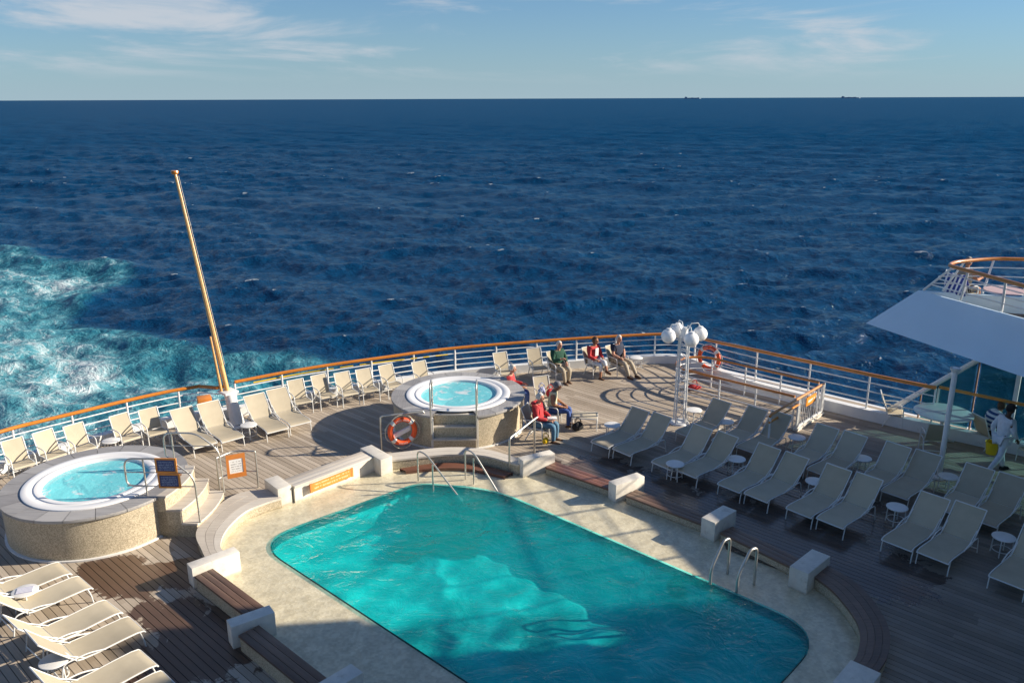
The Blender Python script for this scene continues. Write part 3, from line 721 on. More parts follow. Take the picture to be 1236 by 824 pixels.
curved('curved_surround', 'curved surround behind the pool steps below the far hot tub', [(-16.75, 12.62), (-16.4, 13.2), (-15.75, 14.2), (-14.85, 14.85), (-13.5, 15.05)],
       [(-16.2, 12.62), (-15.9, 13.1), (-15.35, 13.9), (-14.6, 14.5), (-13.5, 14.7)], 0.28, 'bench_pale', 2)
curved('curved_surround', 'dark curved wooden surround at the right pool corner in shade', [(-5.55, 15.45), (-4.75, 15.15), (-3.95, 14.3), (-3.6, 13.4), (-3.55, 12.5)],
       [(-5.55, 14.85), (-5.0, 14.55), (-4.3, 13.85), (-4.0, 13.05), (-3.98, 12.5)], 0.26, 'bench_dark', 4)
# brown submerged step below the far surround
st = MB()
O = spline([W(-16.0, 12.75), W(-15.55, 13.6), W(-14.75, 14.3), W(-13.6, 14.6)], 6); I = spline([W(-15.75, 12.75), W(-15.3, 13.4), W(-14.6, 14.0), W(-13.6, 14.3)], 6)
for i in range(len(O) - 1):
    q = [O[i], O[i + 1], I[i + 1], I[i]]
    st.add([(p.x, p.y, -0.03) for p in q] + [(p.x, p.y, 0.06) for p in q], [(4, 5, 6, 7), (2, 3, 7, 6), (0, 1, 5, 4)])
st.build('foot_step', M['red_wood'], shelf)
# orange notice on the pale bench
nt_ = thing('notice_strip', 'long orange notice fixed to the pale bench over the shallow water', 'sign', W(-16.41, 10.88, 0.26), TH + R(90))
MB().box(-0.60, 0.60, 0.0, 0.025, -0.11, 0.11).build('board', M['sign_strip'], nt_, smooth=False, loc=(0, -0.03, 0))
for sx in (-0.62, 0.62): MB().box(sx - 0.03, sx + 0.03, -0.035, 0.0, -0.12, 0.12).build('end_clip', M['orange_sign'], nt_, smooth=False)

# steel rails in and around the pool
def rail_thing(name, label, paths, r, cat='handrail', group=None, m='steel', base=None):
    t = thing(name, label, cat, base if base is not None else paths[0][0], 0, group)
    for nm, p in paths_named(paths): MB().tube([Vector(q) - t.location for q in p], r, 10).build(nm, M[m], t)
    return t
def paths_named(paths):
    return [(p[0], p[1]) if isinstance(p[0], str) else ('tube', p) for p in paths]
def step_rail(label, a_px, b_px, tip_px):
    a = at(*a_px); b = at(*b_px); 
    t = at(*tip_px, -0.35)
    d = Vector((t.x - a.x, t.y - a.y, 0)); dn = d.normalized()
    rail_thing('pool_step_rail', label, [('rail', fillet([a, a + Vector((0, 0, 0.86)), a + dn * 0.32 + Vector((0, 0, 0.82)), t], 0.16)), ('post', [b, b + Vector((0, 0, 0.72))])], 0.021, base=Vector((a.x, a.y, 0)))
step_rail('left steel handrail slanting down into the pool steps', (505, 580), (523, 592), (568, 618))
step_rail('right steel handrail slanting down into the pool steps', (562, 578), (572, 584), (612, 612))
for lab, p, q in [('left bowed steel handle of the pool ladder', (857, 705), (878, 692)), ('right bowed steel handle of the pool ladder', (889, 714), (910, 705))]:
    a = at(*p, 0); b = at(*q, -0.02)
    rail_thing('pool_ladder_handle', lab, [('bow', fillet([a + Vector((0, 0, -0.9)), a + Vector((0, 0, 0.36)), a.lerp(b, 0.62) + Vector((0, 0, 0.86)), b + Vector((0, 0, 0.84)), b], 0.14))], 0.029, base=Vector((b.x, b.y, 0)))
a = at(615, 569); b = at(645, 548)
rail_thing('stair_handrail', 'steel handrail on two posts beside the woman in the red jacket', [('rail', fillet([a, a + Vector((0, 0, 0.95)), b + Vector((0, 0, 1.05)), b + (b - a) * 0.12 + Vector((0, 0, 1.05))], 0.1)), ('post', [b, b + Vector((0, 0, 1.05))])], 0.03, base=a)

# ================================================================== HOT TUBS
def hot_tub(label, c, sdir, protrude):
    """c world xy, sdir direction of the steps, protrude: steps stand outside the wall"""
    t = thing('hot_tub', label, 'hot tub', (c[0], c[1], 0), sdir)
    RW = 1.95; g = R(19) if not protrude else R(0)
    if protrude: MB().lathe([(RW, 0), (RW, 0.93)], 72).build('wall', M['mosaic'], t)
    else:
        w = MB().lathe([(RW, 0), (RW, 0.93)], 66, g, 2 * math.pi - g)
        for s in (-1, 1):
            x, y = RW * math.cos(g), s * RW * math.sin(g)
            w.add([(x, y, 0), (x, y, 0.93), (1.45, y, 0.93), (1.45, y, 0)], [(0, 1, 2, 3)])
            MB().box(x - 0.05, x + 0.02, y - 0.035, y + 0.035, 0, 0.93).build('corner_trim', M['tabletop'], t)
        w.build('wall', M['mosaic'], t)
    MB().lathe([(RW + 0.05, 0.0), (RW + 0.05, 0.035), (RW - 0.02, 0.04)], 72).build('base_trim', M['tabletop'], t)
    # grey boards of the rim
    nb = 20
    for k in range(nb):
        a0 = g + (2 * math.pi - 2 * g) * k / nb + 0.003; a1 = g + (2 * math.pi - 2 * g) * (k + 1) / nb - 0.003
        if protrude: a0 += math.pi / nb; a1 += math.pi / nb
        MB().lathe([(1.50, 0.93), (RW + 0.05, 0.93), (RW + 0.06, 0.95), (RW + 0.05, 1.0), (1.50, 1.0), (1.50, 0.93)], 6, a0, a1).build('rim_board', M['rim'], t)
    sh = MB().lathe([(1.56, 1.0), (1.555, 1.022), (1.53, 1.03), (1.37, 1.032), (1.35, 1.018), (1.30, 1.016), (1.28, 1.034), (1.19, 1.036), (1.15, 1.02), (1.13, 0.97), (1.12, 0.85)], 72).build('shell', M['shell'], t)
    MB().lathe([(1.12, 0.85), (1.08, 0.70), (0.98, 0.66), (0.80, 0.64), (0.72, 0.40), (0.0, 0.38)], 60).build('seat_well', M['shell_in'], sh)
    for k in range(6):
        a = k * math.pi / 3 + 0.4; MB().ball((1.02 * math.cos(a), 1.02 * math.sin(a), 0.78), 0.05, 8, 6).build('jet', M['tube'], sh)
    wv = [(1.128 * math.cos(2 * math.pi * q / 60), 1.128 * math.sin(2 * math.pi * q / 60), 0.965) for q in range(60)]
    wm_ = bpy.data.meshes.new('water'); wm_.from_pydata(wv, [], [tuple(range(60))]); wm_.update(); wm_.materials.append(M['spa_water']); link('water', wm_, t)
    if protrude:
        for k, (d0, d1, z) in enumerate([(1.9, 2.12, 1.0), (2.12, 2.42, 0.67), (2.42, 2.75, 0.34)]):
            h = 0.40 - 0.02 * k
            def sect(r0, r1, z0, z1):
                mb = MB(); nn = 8; P = []
                for i in range(nn + 1):
                    y = -0.82 + 1.64 * i / nn
                    P.append((math.sqrt(r1 * r1 - y * y * 0.8), y))
                inner = [(math.sqrt(max(0.1, r0 * r0 - y * y * 0.8)), y) for (x, y) in P]
                return mb.prism(P + inner[::-1], z0, z1)
            b = sect(min(d0, 1.80), d1 - 0.02, 0, z - 0.045).build('step', M['mosaic'], t, smooth=False)
            sect(max(d0 - 0.02, 1.9), d1, z - 0.043, z + (0.004 if k == 0 else 0.0)).build('tread', M['bench_pale'], b, smooth=False)
    else:
        y = RW * math.sin(g) - 0.04
        for (d0, d1, z) in [(1.36, 1.60, 0.94), (1.36, 1.78, 0.64), (1.36, 1.95, 0.32)]:
            b = MB().box(d0, d1 - 0.015, -y, y, 0, z - 0.04).build('step', M['mosaic'], t, smooth=False)
            MB().box(d1 - 0.19, d1, -y - 0.01, y + 0.01, z - 0.038, z).build('tread', M['bench_pale'], b, bevel=0.006)
    return t
T1 = Vector((-9.72, 17.68)); T2 = Vector((-1.62, 23.50))
tub1 = hot_tub('round stone hot tub at the left with steps to the pool corner', T1, R(-2), True)
tub2 = hot_tub('round stone hot tub behind the pool with recessed steps facing the pool', T2, R(-90), False)
# handrails of the near tub
def tub_rail(label, y, d_in, lens, mids, group='steel handrails at the hot tub steps'):
    d = R(-2); c, s = math.cos(d), math.sin(d)
    def w(x, yy, z): return Vector((T1.x + x * c - yy * s, T1.y + x * s + yy * c, z))
    t = thing('tub_handrail', label, 'handrail', w(1.55, y, 1.0), 0, group); o = t.location.copy()
    loop = fillet([w(d_in, y, 1.22), w(d_in, y, 1.88), w(2.15, y, 1.88), w(2.66, y, 1.45), w(2.68, y, 0.33)], 0.22, 6)
    MB().tube([p - o for p in [w(1.60, y, 1.22)] + fillet([w(1.60, y, 1.22), w(d_in + 0.0, y, 1.22)] + loop[1:], 0.16, 5)[1:]], 0.022, 10).build('rail', M['steel'], t)
    MB().tube([w(1.55, y, 1.0) - o, w(1.55, y, 1.88) - o], 0.02, 10).build('post', M['steel'], t)
    for z in mids: MB().tube([w(d_in, y, z) - o, w(2.67 if z < 1.45 else 2.6, y, z) - o], 0.013, 8).build('mid_rail', M['steel'], t)
    return w
wf = tub_rail('near steel handrail of the left hot tub steps, holding blue notices', -0.74, 1.12, 0, (1.55, 1.22))
tub_rail('far steel handrail of the left hot tub steps', 0.74, 1.35, 0, (1.55,))
for k, (z, x0, x1) in enumerate([(1.74, 1.84, 2.32), (1.37, 1.86, 2.36)]):
    p = wf((x0 + x1) / 2, -0.77, z); t = thing('notice_board', ['upper', 'lower'][k] + ' blue notice in a brown frame on the hot tub handrail', 'sign', p, R(-2))
    w_ = (x1 - x0) / 2
    MB().box(-w_ + 0.04, w_ - 0.04, -0.012, 0.0, -0.135, 0.135).build('panel', M['sign_blue'], t, smooth=False)
    fr = MB().box(-w_, w_, -0.02, 0.014, 0.136, 0.175).box(-w_, w_, -0.02, 0.014, -0.175, -0.136).box(-w_, -w_ + 0.04, -0.02, 0.014, -0.136, 0.136).box(w_ - 0.04, w_, -0.02, 0.014, -0.136, 0.136)
    fr.build('frame', M['varnish'], t, smooth=False)
# curved guard rail with a white notice
a, b = at(266, 597), at(312, 588); mid = (a + b) / 2 + Vector((-0.10, 0.20, 0))
def gcurve(z): return spline([a + Vector((0, 0, z)), mid + Vector((0, 0, z)), b + Vector((0, 0, z))], 8)
gt = thing('guard_rail', 'low curved steel guard rail beside the hot tub steps', 'railing', a)
for nm, p, r in [('top_rail', gcurve(1.0)[:-1] + fillet([gcurve(1.0)[-2], b + Vector((0, 0, 1.0)), b + Vector((0, 0, 0.0))], 0.08), 0.022), ('mid_rail', gcurve(0.45), 0.016), ('post', [a, a + Vector((0, 0, 1.0))], 0.024)]:
    MB().tube([q - a for q in p], r, 10).build(nm, M['steel'], gt)
p = (a + b) / 2 + Vector((-0.03, 0.02, 0.70)); nb = thing('notice_board', 'white notice in an orange frame on the curved guard rail', 'sign', p, math.atan2(b.y - a.y, b.x - a.x))
MB().box(-0.165, 0.165, -0.03, -0.01, -0.19, 0.19).build('panel', M['sign_white'], nb, smooth=False)
MB().box(-0.23, 0.23, -0.04, 0.0, 0.191, 0.31).box(-0.23, 0.23, -0.04, 0.0, -0.31, -0.191).box(-0.23, -0.166, -0.04, 0.0, -0.191, 0.191).box(0.166, 0.23, -0.04, 0.0, -0.191, 0.191).build('frame', M['orange_sign'], nb, smooth=False)
# handrails of the far tub
for lab, y in [('left steel handrail loop on the far hot tub', -0.66), ('right steel handrail loop on the far hot tub', 0.62)]:
    def w2(d, z): return Vector((T2.x + y, T2.y - d, z))
    t = thing('tub_handrail', lab, 'handrail', w2(1.9, 0.3), 0, 'steel handrail loops on the far hot tub'); o = t.location.copy()
    MB().tube([q - o for q in fillet([w2(1.90, 0.3), w2(1.86, 1.9), w2(1.30, 1.92), w2(1.28, 1.04)], 0.2, 6)], 0.024, 10).build('rail', M['steel'], t)
    MB().tube([w2(1.88, 1.35) - o, w2(1.29, 1.38) - o], 0.014, 8).build('mid_rail', M['steel'], t)

# ================================================================== LIFEBUOYS
def lifebuoy(label, c, facing, rr=0.35, r=0.072, group='orange lifebuoys'):
    """ring standing upright; facing = angle of the ring's axis"""
    t = thing('lifebuoy', label, 'lifebuoy', c, facing + R(90), group)     # local y is the axis
    def seg(a0, a1, rad, n=10):
        return MB().tube([(rr * math.cos(q), 0, rr * math.sin(q)) for q in np.linspace(a0, a1, n)], rad, 14)
    for k in range(4):
        a = R(45) + k * R(90)
        seg(a + R(8), a + R(82), r).build('orange_segment', M['buoy_orange'], t)
        seg(a - R(8), a + R(8), r * 1.04, 5).build('white_band', M['buoy_white'], t)
    rp = []
    for i in range(48):
        q = 2 * math.pi * i / 48; k = abs(math.sin(2 * (q - R(45)))) 
        rp.append(((rr + r + 0.01 + 0.05 * k) * math.cos(q), 0.0, (rr + r + 0.01 + 0.05 * k) * math.sin(q) - (0.05 * k if math.sin(q) < 0 else 0)))
    MB().tube(rp, 0.011, 6, closed=True).build('grab_rope', M['rope'], t)
    # worn white lettering strokes on the upper and lower arcs
    for base, cnt, sgn_ in ((R(90), 9, 1), (R(270), 6, 1)):
        mk = MB()
        for i in range(cnt):
            q = base + (i - (cnt - 1) / 2) * R(7.2)
            if cnt == 9 and i == 4: continue
            er, et = Vector((math.cos(q), 0, math.sin(q))), Vector((-math.sin(q), 0, math.cos(q)))
            for yy in (-r - 0.0015,):
                for dx in (-0.008, 0.007):
                    cc = er * rr + et * dx + Vector((0, yy, 0)); h_ = er * 0.022; w_ = et * 0.004
                    mk.add([cc - h_ - w_, cc - h_ + w_, cc + h_ + w_, cc + h_ - w_], [(0, 1, 2, 3)])
        mk.build('lettering', M['mark'], t, smooth=False)
    return t
a, b = at(461, 545), at(513, 538)
st = thing('lifebuoy_stand', 'steel stand with rail and white bracket holding the near lifebuoy', 'stand', a)
MB().tube([q - a for q in fillet([a, a + Vector((0, 0, 1.06)), b + Vector((0, 0, 1.06)), b], 0.07)], 0.026, 10).build('frame', M['steel'], st)
MB().tube([a.lerp(b, 0.0) + Vector((0, 0, 0.55)) - a, b + Vector((0, 0, 0.55)) - a], 0.013, 8).build('cross_bar', M['steel'], st)
dd = (b - a).normalized(); nn = Vector((dd.y, -dd.x, 0)); cc = a.lerp(b, 0.47)
MB().add([cc + dd * s * 0.24 + nn * k + Vector((0, 0, 0.54 + e + 0.10 * s)) - a for k in (0.02, 0.10) for (s, e) in ((-1, -0.06), (1, -0.06), (1, 0.06), (-1, 0.06))], [(0, 1, 2, 3), (4, 5, 6, 7), (0, 1, 5, 4), (2, 3, 7, 6), (1, 2, 6, 5), (3, 0, 4, 7)]).build('bracket', M['white'], st, smooth=False)
lifebuoy('orange lifebuoy on the steel stand in front of the far hot tub', cc + nn * 0.13 + Vector((0, 0, 0.60)), math.atan2(nn.y, nn.x) + R(180) + R(180))
lifebuoy('orange lifebuoy on the starboard rail behind the lamp post', W(*UV(at(856, 432, 0.75)), 0.75), TH - R(90), 0.38, 0.072)

# ================================================================== RAILINGS
def railing(name, label, path, z_hand, zr, step=1.45, hand_r=0.055, post_r=0.03, m='white', closed=False, coam=None, hand_m='varnish', posts=True):
    DZ = [Vector((p[0], p[1], (p[2] - z_hand) if abs(p[2]) > 0.05 else 0.0)) for p in path]; P = [Vector((p.x, p.y, 0)) for p in DZ]; c0 = P[0].copy(); cz = coam or 0.0
    t = thing(name, label, 'railing', c0)
    def off(z): return [q - c0 + Vector((0, 0, z + d.z * (z - cz) / (z_hand - cz))) for q, d in zip(P, DZ)]
    h = MB().tube(off(z_hand), hand_r, 10)
    ho = h.build('handrail', M[hand_m], t)
    for z in zr: MB().tube(off(z), 0.018, 8).build('rail', M[m], t)
    if posts:
        pm = None
        for q in resample(DZ, step):
            if abs(q.z) < 1e-4:
                if pm is None: pm = MB().tube([(0, 0, cz), (0, 0, z_hand - 0.03)], post_r, 8).mesh('post', M[m])
                link('post', pm, t, Vector((q.x, q.y, 0)) - c0)
            else: MB().tube([(0, 0, cz), (0, 0, z_hand + q.z - 0.03)], post_r, 8).build('post', M[m], t, Vector((q.x, q.y, 0)) - c0)
    return t
RW_ = [W(*p) for p in RAIL]
i_m = len(PORT) + 6
kink = [W(*UV(at(x, y, 1.1))) for x, y in [(252, 467), (262, 468), (272, 466)]]
left_path = spline(RW_[:i_m], 4) + [k for k in kink]
right_path = spline(RW_[i_m:], 5)
COAM = 0.30
rl = railing('stern_railing', 'stern railing with varnished orange handrail, left of the flagstaff', left_path, 1.1, (0.90, 0.68, 0.48), coam=COAM)
rr_ = railing('stern_railing', 'stern railing with varnished orange handrail, from flagstaff to starboard corner', right_path, 1.1, (0.90, 0.68, 0.48), coam=COAM)
ys = [W(*UV(at(x, y, 0.98)), 0.99) for x, y in [(306, 459), (370, 447), (440, 437), (540, 425.5)]]
ysp = resample(spline(ys, 8), 0.22); org = rr_.location
i = 0
solid = True
def ystrip(p): MB().tube([q - org + Vector((0.02, -0.09, -0.05)) for q in p], 0.02, 6).build('yellow_hose', M['yellow'], rr_)
n_ = len(ysp); cuts = [(0, int(n_ * .36)), (int(n_ * .38), int(n_ * .41)), (int(n_ * .43), int(n_ * .46)), (int(n_ * .48), int(n_ * .51)), (int(n_ * .53), int(n_ * .56)), (int(n_ * .58), int(n_ * .76)), (int(n_ * .79), int(n_ * .83)), (int(n_ * .86), int(n_ * .90)), (int(n_ * .93), n_ - 1)]
for a_, b_ in cuts: ystrip(ysp[a_:b_ + 1] if b_ > a_ else ysp[a_:a_ + 2])
ZS = 1.42; VS = 25.15
side_end = UV(at(1130, 468, ZS))
side_path = spline([at(822, 403, 1.1)] + [at(x, y, z) for x, y, z in [(845, 408.3, 1.16), (872, 414.2, 1.29), (900, 420, 1.39), (930, 426.5, ZS)]], 4) + [at(x, y, ZS) for x, y in [(960, 433), (1005, 442.5), (1050, 452), (1090, 460.2)]] + [at(1130, 468, ZS)]
side_path = [Vector((p.x, p.y, p.z if abs(p.z - 1.1) > 0.001 else 1.1001)) for p in side_path]
sr = railing('side_railing', 'starboard side railing behind the stairwell', side_path, 1.1, (0.92, 0.73, 0.54), 1.72, coam=0.34)
vse = side_end[1]
MB().tube([W(side_end[0] - 0.2, vse, ZS - 0.05) - sr.location, W(side_end[0] - 1.15, vse, 0.36) - sr.location], 0.025, 8).build('brace', M['white'], sr)
side2 = [W(side_end[0] + 0.03, VS - 0.02), W(-3, VS - 0.02), W(0.8, VS - 0.02)]
sr2 = railing('side_railing', 'brown handrail running across the glass screen', side2, ZS - 0.02, (), 2.4, 0.045, 0.028, coam=0.34)
# low white bulwark under the rails
def bulwark(label, path, w=0.26, z=COAM, m='white'):
    P = [Vector((p[0], p[1], 0)) for p in path]; O = []; I = []
    for i, p in enumerate(P):
        d = (P[min(i + 1, len(P) - 1)] - P[max(i - 1, 0)]).normalized(); nn = Vector((d.y, -d.x, 0))
        O.append(p - nn * 0.10); I.append(p + nn * (w - 0.10))
    mb = MB()
    for i in range(len(P) - 1):
        q = [O[i], O[i + 1], I[i + 1], I[i]]
        mb.add([(k.x, k.y, 0.0) for k in q] + [(k.x, k.y, z) for k in q], [(4, 5, 6, 7), (0, 1, 5, 4), (2, 3, 7, 6)] + ([(3, 0, 4, 7)] if i == 0 else []) + ([(1, 2, 6, 5)] if i == len(P) - 2 else []))
    o = mb.build('bulwark', M[m]); return tag(o, label, 'bulwark')
bulwark('low white bulwark along the stern deck edge', spline(RW_, 4), 0.26)
bulwark('low white bulwark along the starboard deck edge', [Vector((p.x, p.y, 0)) for p in side_path] + [W(-3, VS), W(2, VS)], 0.24, 0.34)

# stairwell fence: two long sides joined by a round end, gate at the bow end
VN, VF = 22.55, 24.25
def fence_path():
    r = (VF - VN) / 2; pts = [W(-9.6, VF), W(-11.5, VF)]
    pts += [W(-13.2 - r * math.sin(q), (VN + VF) / 2 + r * math.cos(q)) for q in np.linspace(0, math.pi, 16)]
    pts += [W(-11.5, VN), W(-9.6, VN)]
    return pts
fp = []
for i, p in enumerate(fence_path()): fp.append(p)
railing('stairwell_fence', 'white stairwell fence with brown handrail and round end by the lamp post', fp, 1.02, (0.82, 0.62, 0.42, 0.22), 1.25, 0.04, 0.028)
gt = thing('stair_gate', 'white balustrade gate with orange notice at the stairwell', 'gate', W(-9.45, VN), TH + R(90))
GL = VF - VN
MB().tube([(-1.9, 0, 0.98), (-1.8, 0, 1.02), (0, 0, 1.02), (GL, 0, 1.02)], 0.04, 10).build('handrail', M['varnish'], gt)
MB().tube([(-1.9, 0, 0.80), (0, 0, 0.82)], 0.032, 8).build('lower_rail', M['varnish'], gt)
bm_ = MB().tube([(0, 0, 0.12), (0, 0, 0.98)], 0.013, 6).mesh('baluster', M['white'])
for k in range(1, 12): link('baluster', bm_, gt, (GL * k / 12, 0, 0))
MB().box(0, GL, -0.03, 0.03, 0.085, 0.13).build('bottom_rail', M['white'], gt); MB().box(-0.1, GL + 0.1, -0.08, 0.08, 0.0, 0.06).build('sill', M['block'], gt)
for x in (-1.85, -0.06, 0.02, GL - 0.02, GL + 0.07): MB().tube([(x, 0, 0), (x, 0, 1.02)], 0.032, 8).build('post', M['white'], gt)
nb = thing('notice_board', 'small orange notice hanging on the stair gate', 'sign', W(-9.45, VN) + Vector((BX.x, BX.y, 0)) * 0.72 - Vector((-AX.x, -AX.y, 0)) * 0.0 + Vector((AX.x, AX.y, 0)) * 0.05 + Vector((0, 0, 0.78)), TH + R(90))
MB().box(-0.33, 0.33, -0.012, 0.012, -0.13, 0.13).build('panel', M['gate_sign'], nb, smooth=False)
for sx in (-0.28, 0.28): MB().tube([(sx, 0, 0.13), (sx, -0.02, 0.24)], 0.008, 6).build('hanger', M['dark'], nb)

# ================================================================== FLAGSTAFF
fb = at(287, 512)
ft = thing('flagstaff', 'leaning varnished flagstaff in a white base at the stern rail', 'flagstaff', fb)
aft = Vector((-AX.x, -AX.y, 0))
d = (_f * FPX + _rr * (211 - 618) - _uu * (208 - 412))
s0 = Vector((fb.x, fb.y, 0.0)) + aft * 0.42 + Vector((0, 0, 0.92))
nrm = aft.cross(Vector((0, 0, 1)))
tt = (s0 - Vector((0, 0, H))).dot(nrm) / d.dot(nrm)
tip = Vector((0, 0, H)) + d * tt
pd = (tip - s0).normalized(); LP = (tip - s0).length
MB().tube([s0 - fb + pd * q for q in (-0.6, 0, LP * 0.3, LP * 0.6, LP - 0.02)], [0.075, 0.075, 0.067, 0.056, 0.044], 16).build('pole', M['varnish_pale'], ft)
MB().lathe([(0.0, 0.05), (0.10, 0.05), (0.115, 0.0), (0.09, -0.05), (0.04, -0.07)], 16).build('truck_cap', M['varnish'], ft, tip - fb)
col = [Vector((0, 0, 0)) + aft * (0.32 * k) + Vector((0, 0, 0.95 * k)) for k in (0, 0.3, 0.7, 1.0)]
MB().tube(col, [0.24, 0.19, 0.17, 0.17], 20).build('base_column', M['white'], ft)
MB().box(-0.36, 0.14, -0.22, 0.22, 0.93, 1.0).build('base_plate', M['white'], ft, loc=aft * 0.28, rotz=TH, bevel=0.01)
MB().lathe([(0.0, 0.045), (0.35, 0.045), (0.38, 0.0)], 20).build('foot_flange', M['white'], ft)
bp = s0 - fb + Vector((-BX.x, -BX.y, 0)) * 0.16 + aft * 0.06
MB().tube([bp, bp + pd * (LP * 0.19) + Vector((0, 0, 0.5))], [0.045, 0.03], 10).build('stay_post', M['varnish_pale'], ft)
for z in (0.5, 1.2): MB().tube([bp + pd * z, s0 - fb + pd * z], 0.03, 8).build('clamp', M['steel'], ft)
MB().tube([s0 - fb + pd * 0.9 + Vector((0.13, -0.05, 0)), tip - fb + Vector((0.12, -0.05, -0.1))], 0.006, 6).build('halyard', M['rope'], ft)
bxp = at(247, 486, 0.8); bxo = MB().box(-0.2, 0.2, -0.16, 0.16, -0.13, 0.13).build('locker_box', M['orange_sign'], None, (bxp.x, bxp.y, 0.87), TH + R(70), bevel=0.03)
tag(bxo, 'small orange box on the stern rail left of the flagstaff', 'box')
# box rests on a bracket
MB().box(-0.05, 0.05, -0.05, 0.05, -0.56, -0.125).build('bracket', M['white'], bxo)

# ================================================================== LAMP POST
lp = at(820, 510); lt = thing('lamp_post', 'white lattice lamp post with a cluster of globe lamps', 'lamp post', lp)
for i, (sx, sy) in enumerate([(-1, -1), (1, -1), (1, 1), (-1, 1)]):
    MB().tube([(sx * 0.15, sy * 0.15, 0), (sx * 0.12, sy * 0.12, 2.75)], 0.024, 8).build('leg', M['white'], lt)
for k in range(9):
    z = 0.15 + k * 0.31; q = 0.15 - 0.03 * z / 2.75
    MB().tube([(-q, -q, z), (q, -q, z), (q, q, z), (-q, q, z)], 0.011, 6, closed=True).build('rung', M['white'], lt)
    q2 = 0.15 - 0.03 * (z + 0.31) / 2.75
    if k < 8: MB().tube([(-q, -q, z), (q2, -q2, z + 0.31)], 0.009, 6).tube([(q, q, z), (-q2, q2, z + 0.31)], 0.009, 6).build('brace', M['white'], lt)
MB().lathe([(0.0, 0.05), (0.27, 0.05), (0.30, 0.0)], 16).build('base_plate', M['white'], lt)
MB().tube([(0, 0, 2.7), (0, 0, 3.02)], [0.15, 0.07], 12).build('head', M['white'], lt)
for k in range(4):
    a = R(-78) + k * R(90); c, s = math.cos(a), math.sin(a)
    MB().tube([(0.05 * c, 0.05 * s, 2.8), (0.2 * c, 0.2 * s, 3.12), (0.42 * c, 0.42 * s, 3.12), (0.50 * c, 0.50 * s, 2.98)], 0.016, 8).build('arm', M['white'], lt)
    g = MB().ball((0.50 * c, 0.50 * s, 2.78), 0.215, 24, 16).build('globe', M['globe'], lt)
    MB().lathe([(0.0, 0.05), (0.07, 0.04), (0.09, 0.0)], 12).build('cap', M['white'], g, (0.50 * c, 0.50 * s, 2.975))

# ================================================================== UPPER DECK WING, GLASS SCREEN, SUPERSTRUCTURE
B0, B1 = at(1045, 390, 3.0), at(1236, 455, 3.0); dB = (B1 - B0).normalized(); nB = Vector((-dB.y, dB.x, 0)) 
if nB.x < 0: nB = -nB
B2 = B0 + dB * 14.0
bot = [B0, B2, W(6.5, 26.6, 3.0), W(-4.8, 26.6, 3.0)]
T0 = B0 + nB * 0.66 + dB * 1.15; T2_ = B2 + nB * 0.66
top = [Vector((T0.x, T0.y, 4.2)), Vector((T2_.x, T2_.y, 4.2)), W(6.5, 26.3, 4.2), W(-4.3, 26.2, 4.2)]
wg = thing('upper_deck_wing', 'white flared wing of the upper deck jutting in at right', 'upper deck', Vector((B0.x, B0.y, 0)))
o0 = wg.location.copy()
FLZ = 3.72
cen = (top[0] + top[1] + top[2] + top[3]) / 4
def inset(p, d): q = cen - p; q.z = 0; return p + q.normalized() * d
rim = [inset(p, 0.16) for p in top]; flo = [Vector((p.x, p.y, FLZ)) for p in rim]
L_ = [p - o0 for p in bot + top + rim + flo]
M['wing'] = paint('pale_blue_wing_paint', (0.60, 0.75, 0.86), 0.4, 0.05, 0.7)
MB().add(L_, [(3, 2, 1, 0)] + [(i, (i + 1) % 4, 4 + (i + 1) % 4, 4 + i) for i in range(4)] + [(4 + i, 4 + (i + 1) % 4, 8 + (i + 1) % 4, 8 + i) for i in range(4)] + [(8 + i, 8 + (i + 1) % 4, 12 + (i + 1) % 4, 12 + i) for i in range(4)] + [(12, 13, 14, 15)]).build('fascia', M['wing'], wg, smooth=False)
fl = [inset(p, 0.05) for p in flo]
MB().prism([(p.x - o0.x, p.y - o0.y) for p in fl], FLZ + 0.004, FLZ + 0.025).build('floor_boards', M['upper_deck'], wg, smooth=False)
MB().tube([W(-7.75, 25.1, 0.34) - o0, W(-4.9, 25.1, 3.02) - o0], 0.075, 10).build('diagonal_brace', M['white'], wg)
pb = at(1133, 577)
pl = MB().tube([(0, 0, 0), (0, 0, 3.02)], 0.065, 16).build('support_pole', M['white'], None, pb); tag(pl, 'white round pole under the upper deck wing', 'pole')
MB().lathe([(0.065, 0.06), (0.12, 0.05), (0.14, 0.0)], 16).build('foot_flange', M['white'], pl)
MB().lathe([(0.065, 2.9), (0.11, 2.95), (0.13, 3.01)], 16).build('head_flange', M['white'], pl)
# raked railing of the wing
ZT, ZB = 5.15, 4.23
near_b = [top[0] + Vector((0, 0, 0.03)), top[1] + Vector((0, 0, 0.03))]
tl = at(1147, 321, ZT); tr_ = at(1236, 345, ZT); dT = (tr_ - tl).normalized()
tr2 = tl + dT * 10.5
far_t = [at(x, y, ZT) for x, y in [(1152, 317), (1165, 315), (1200, 312.5), (1245, 313)]]; ft_d = (far_t[-1] - far_t[-2]).normalized(); far_t.append(far_t[-1] + ft_d * 5)
wr = thing('wing_railing', 'raked railing with varnished rail round the upper deck wing', 'railing', tl); o1 = tl.copy()
toppath = [tr2] + spline([tl + dT * 1.2, tl + dT * 0.3, at(1147, 320, ZT)] + far_t, 5)
MB().tube([p - o1 for p in toppath], 0.05, 10).build('handrail', M['varnish'], wr)
T0z = Vector((T0.x, T0.y, ZB)); dBn = Vector((dB.x, dB.y, 0)).normalized()
s_b = (at(1160, 368, ZB) - T0z).dot(dBn); s_t = (at(1183, 331, ZT) - tl).dot(dT)
fe = Vector((top[3].x, top[3].y, ZB)); fd = (fe - T0z).normalized()
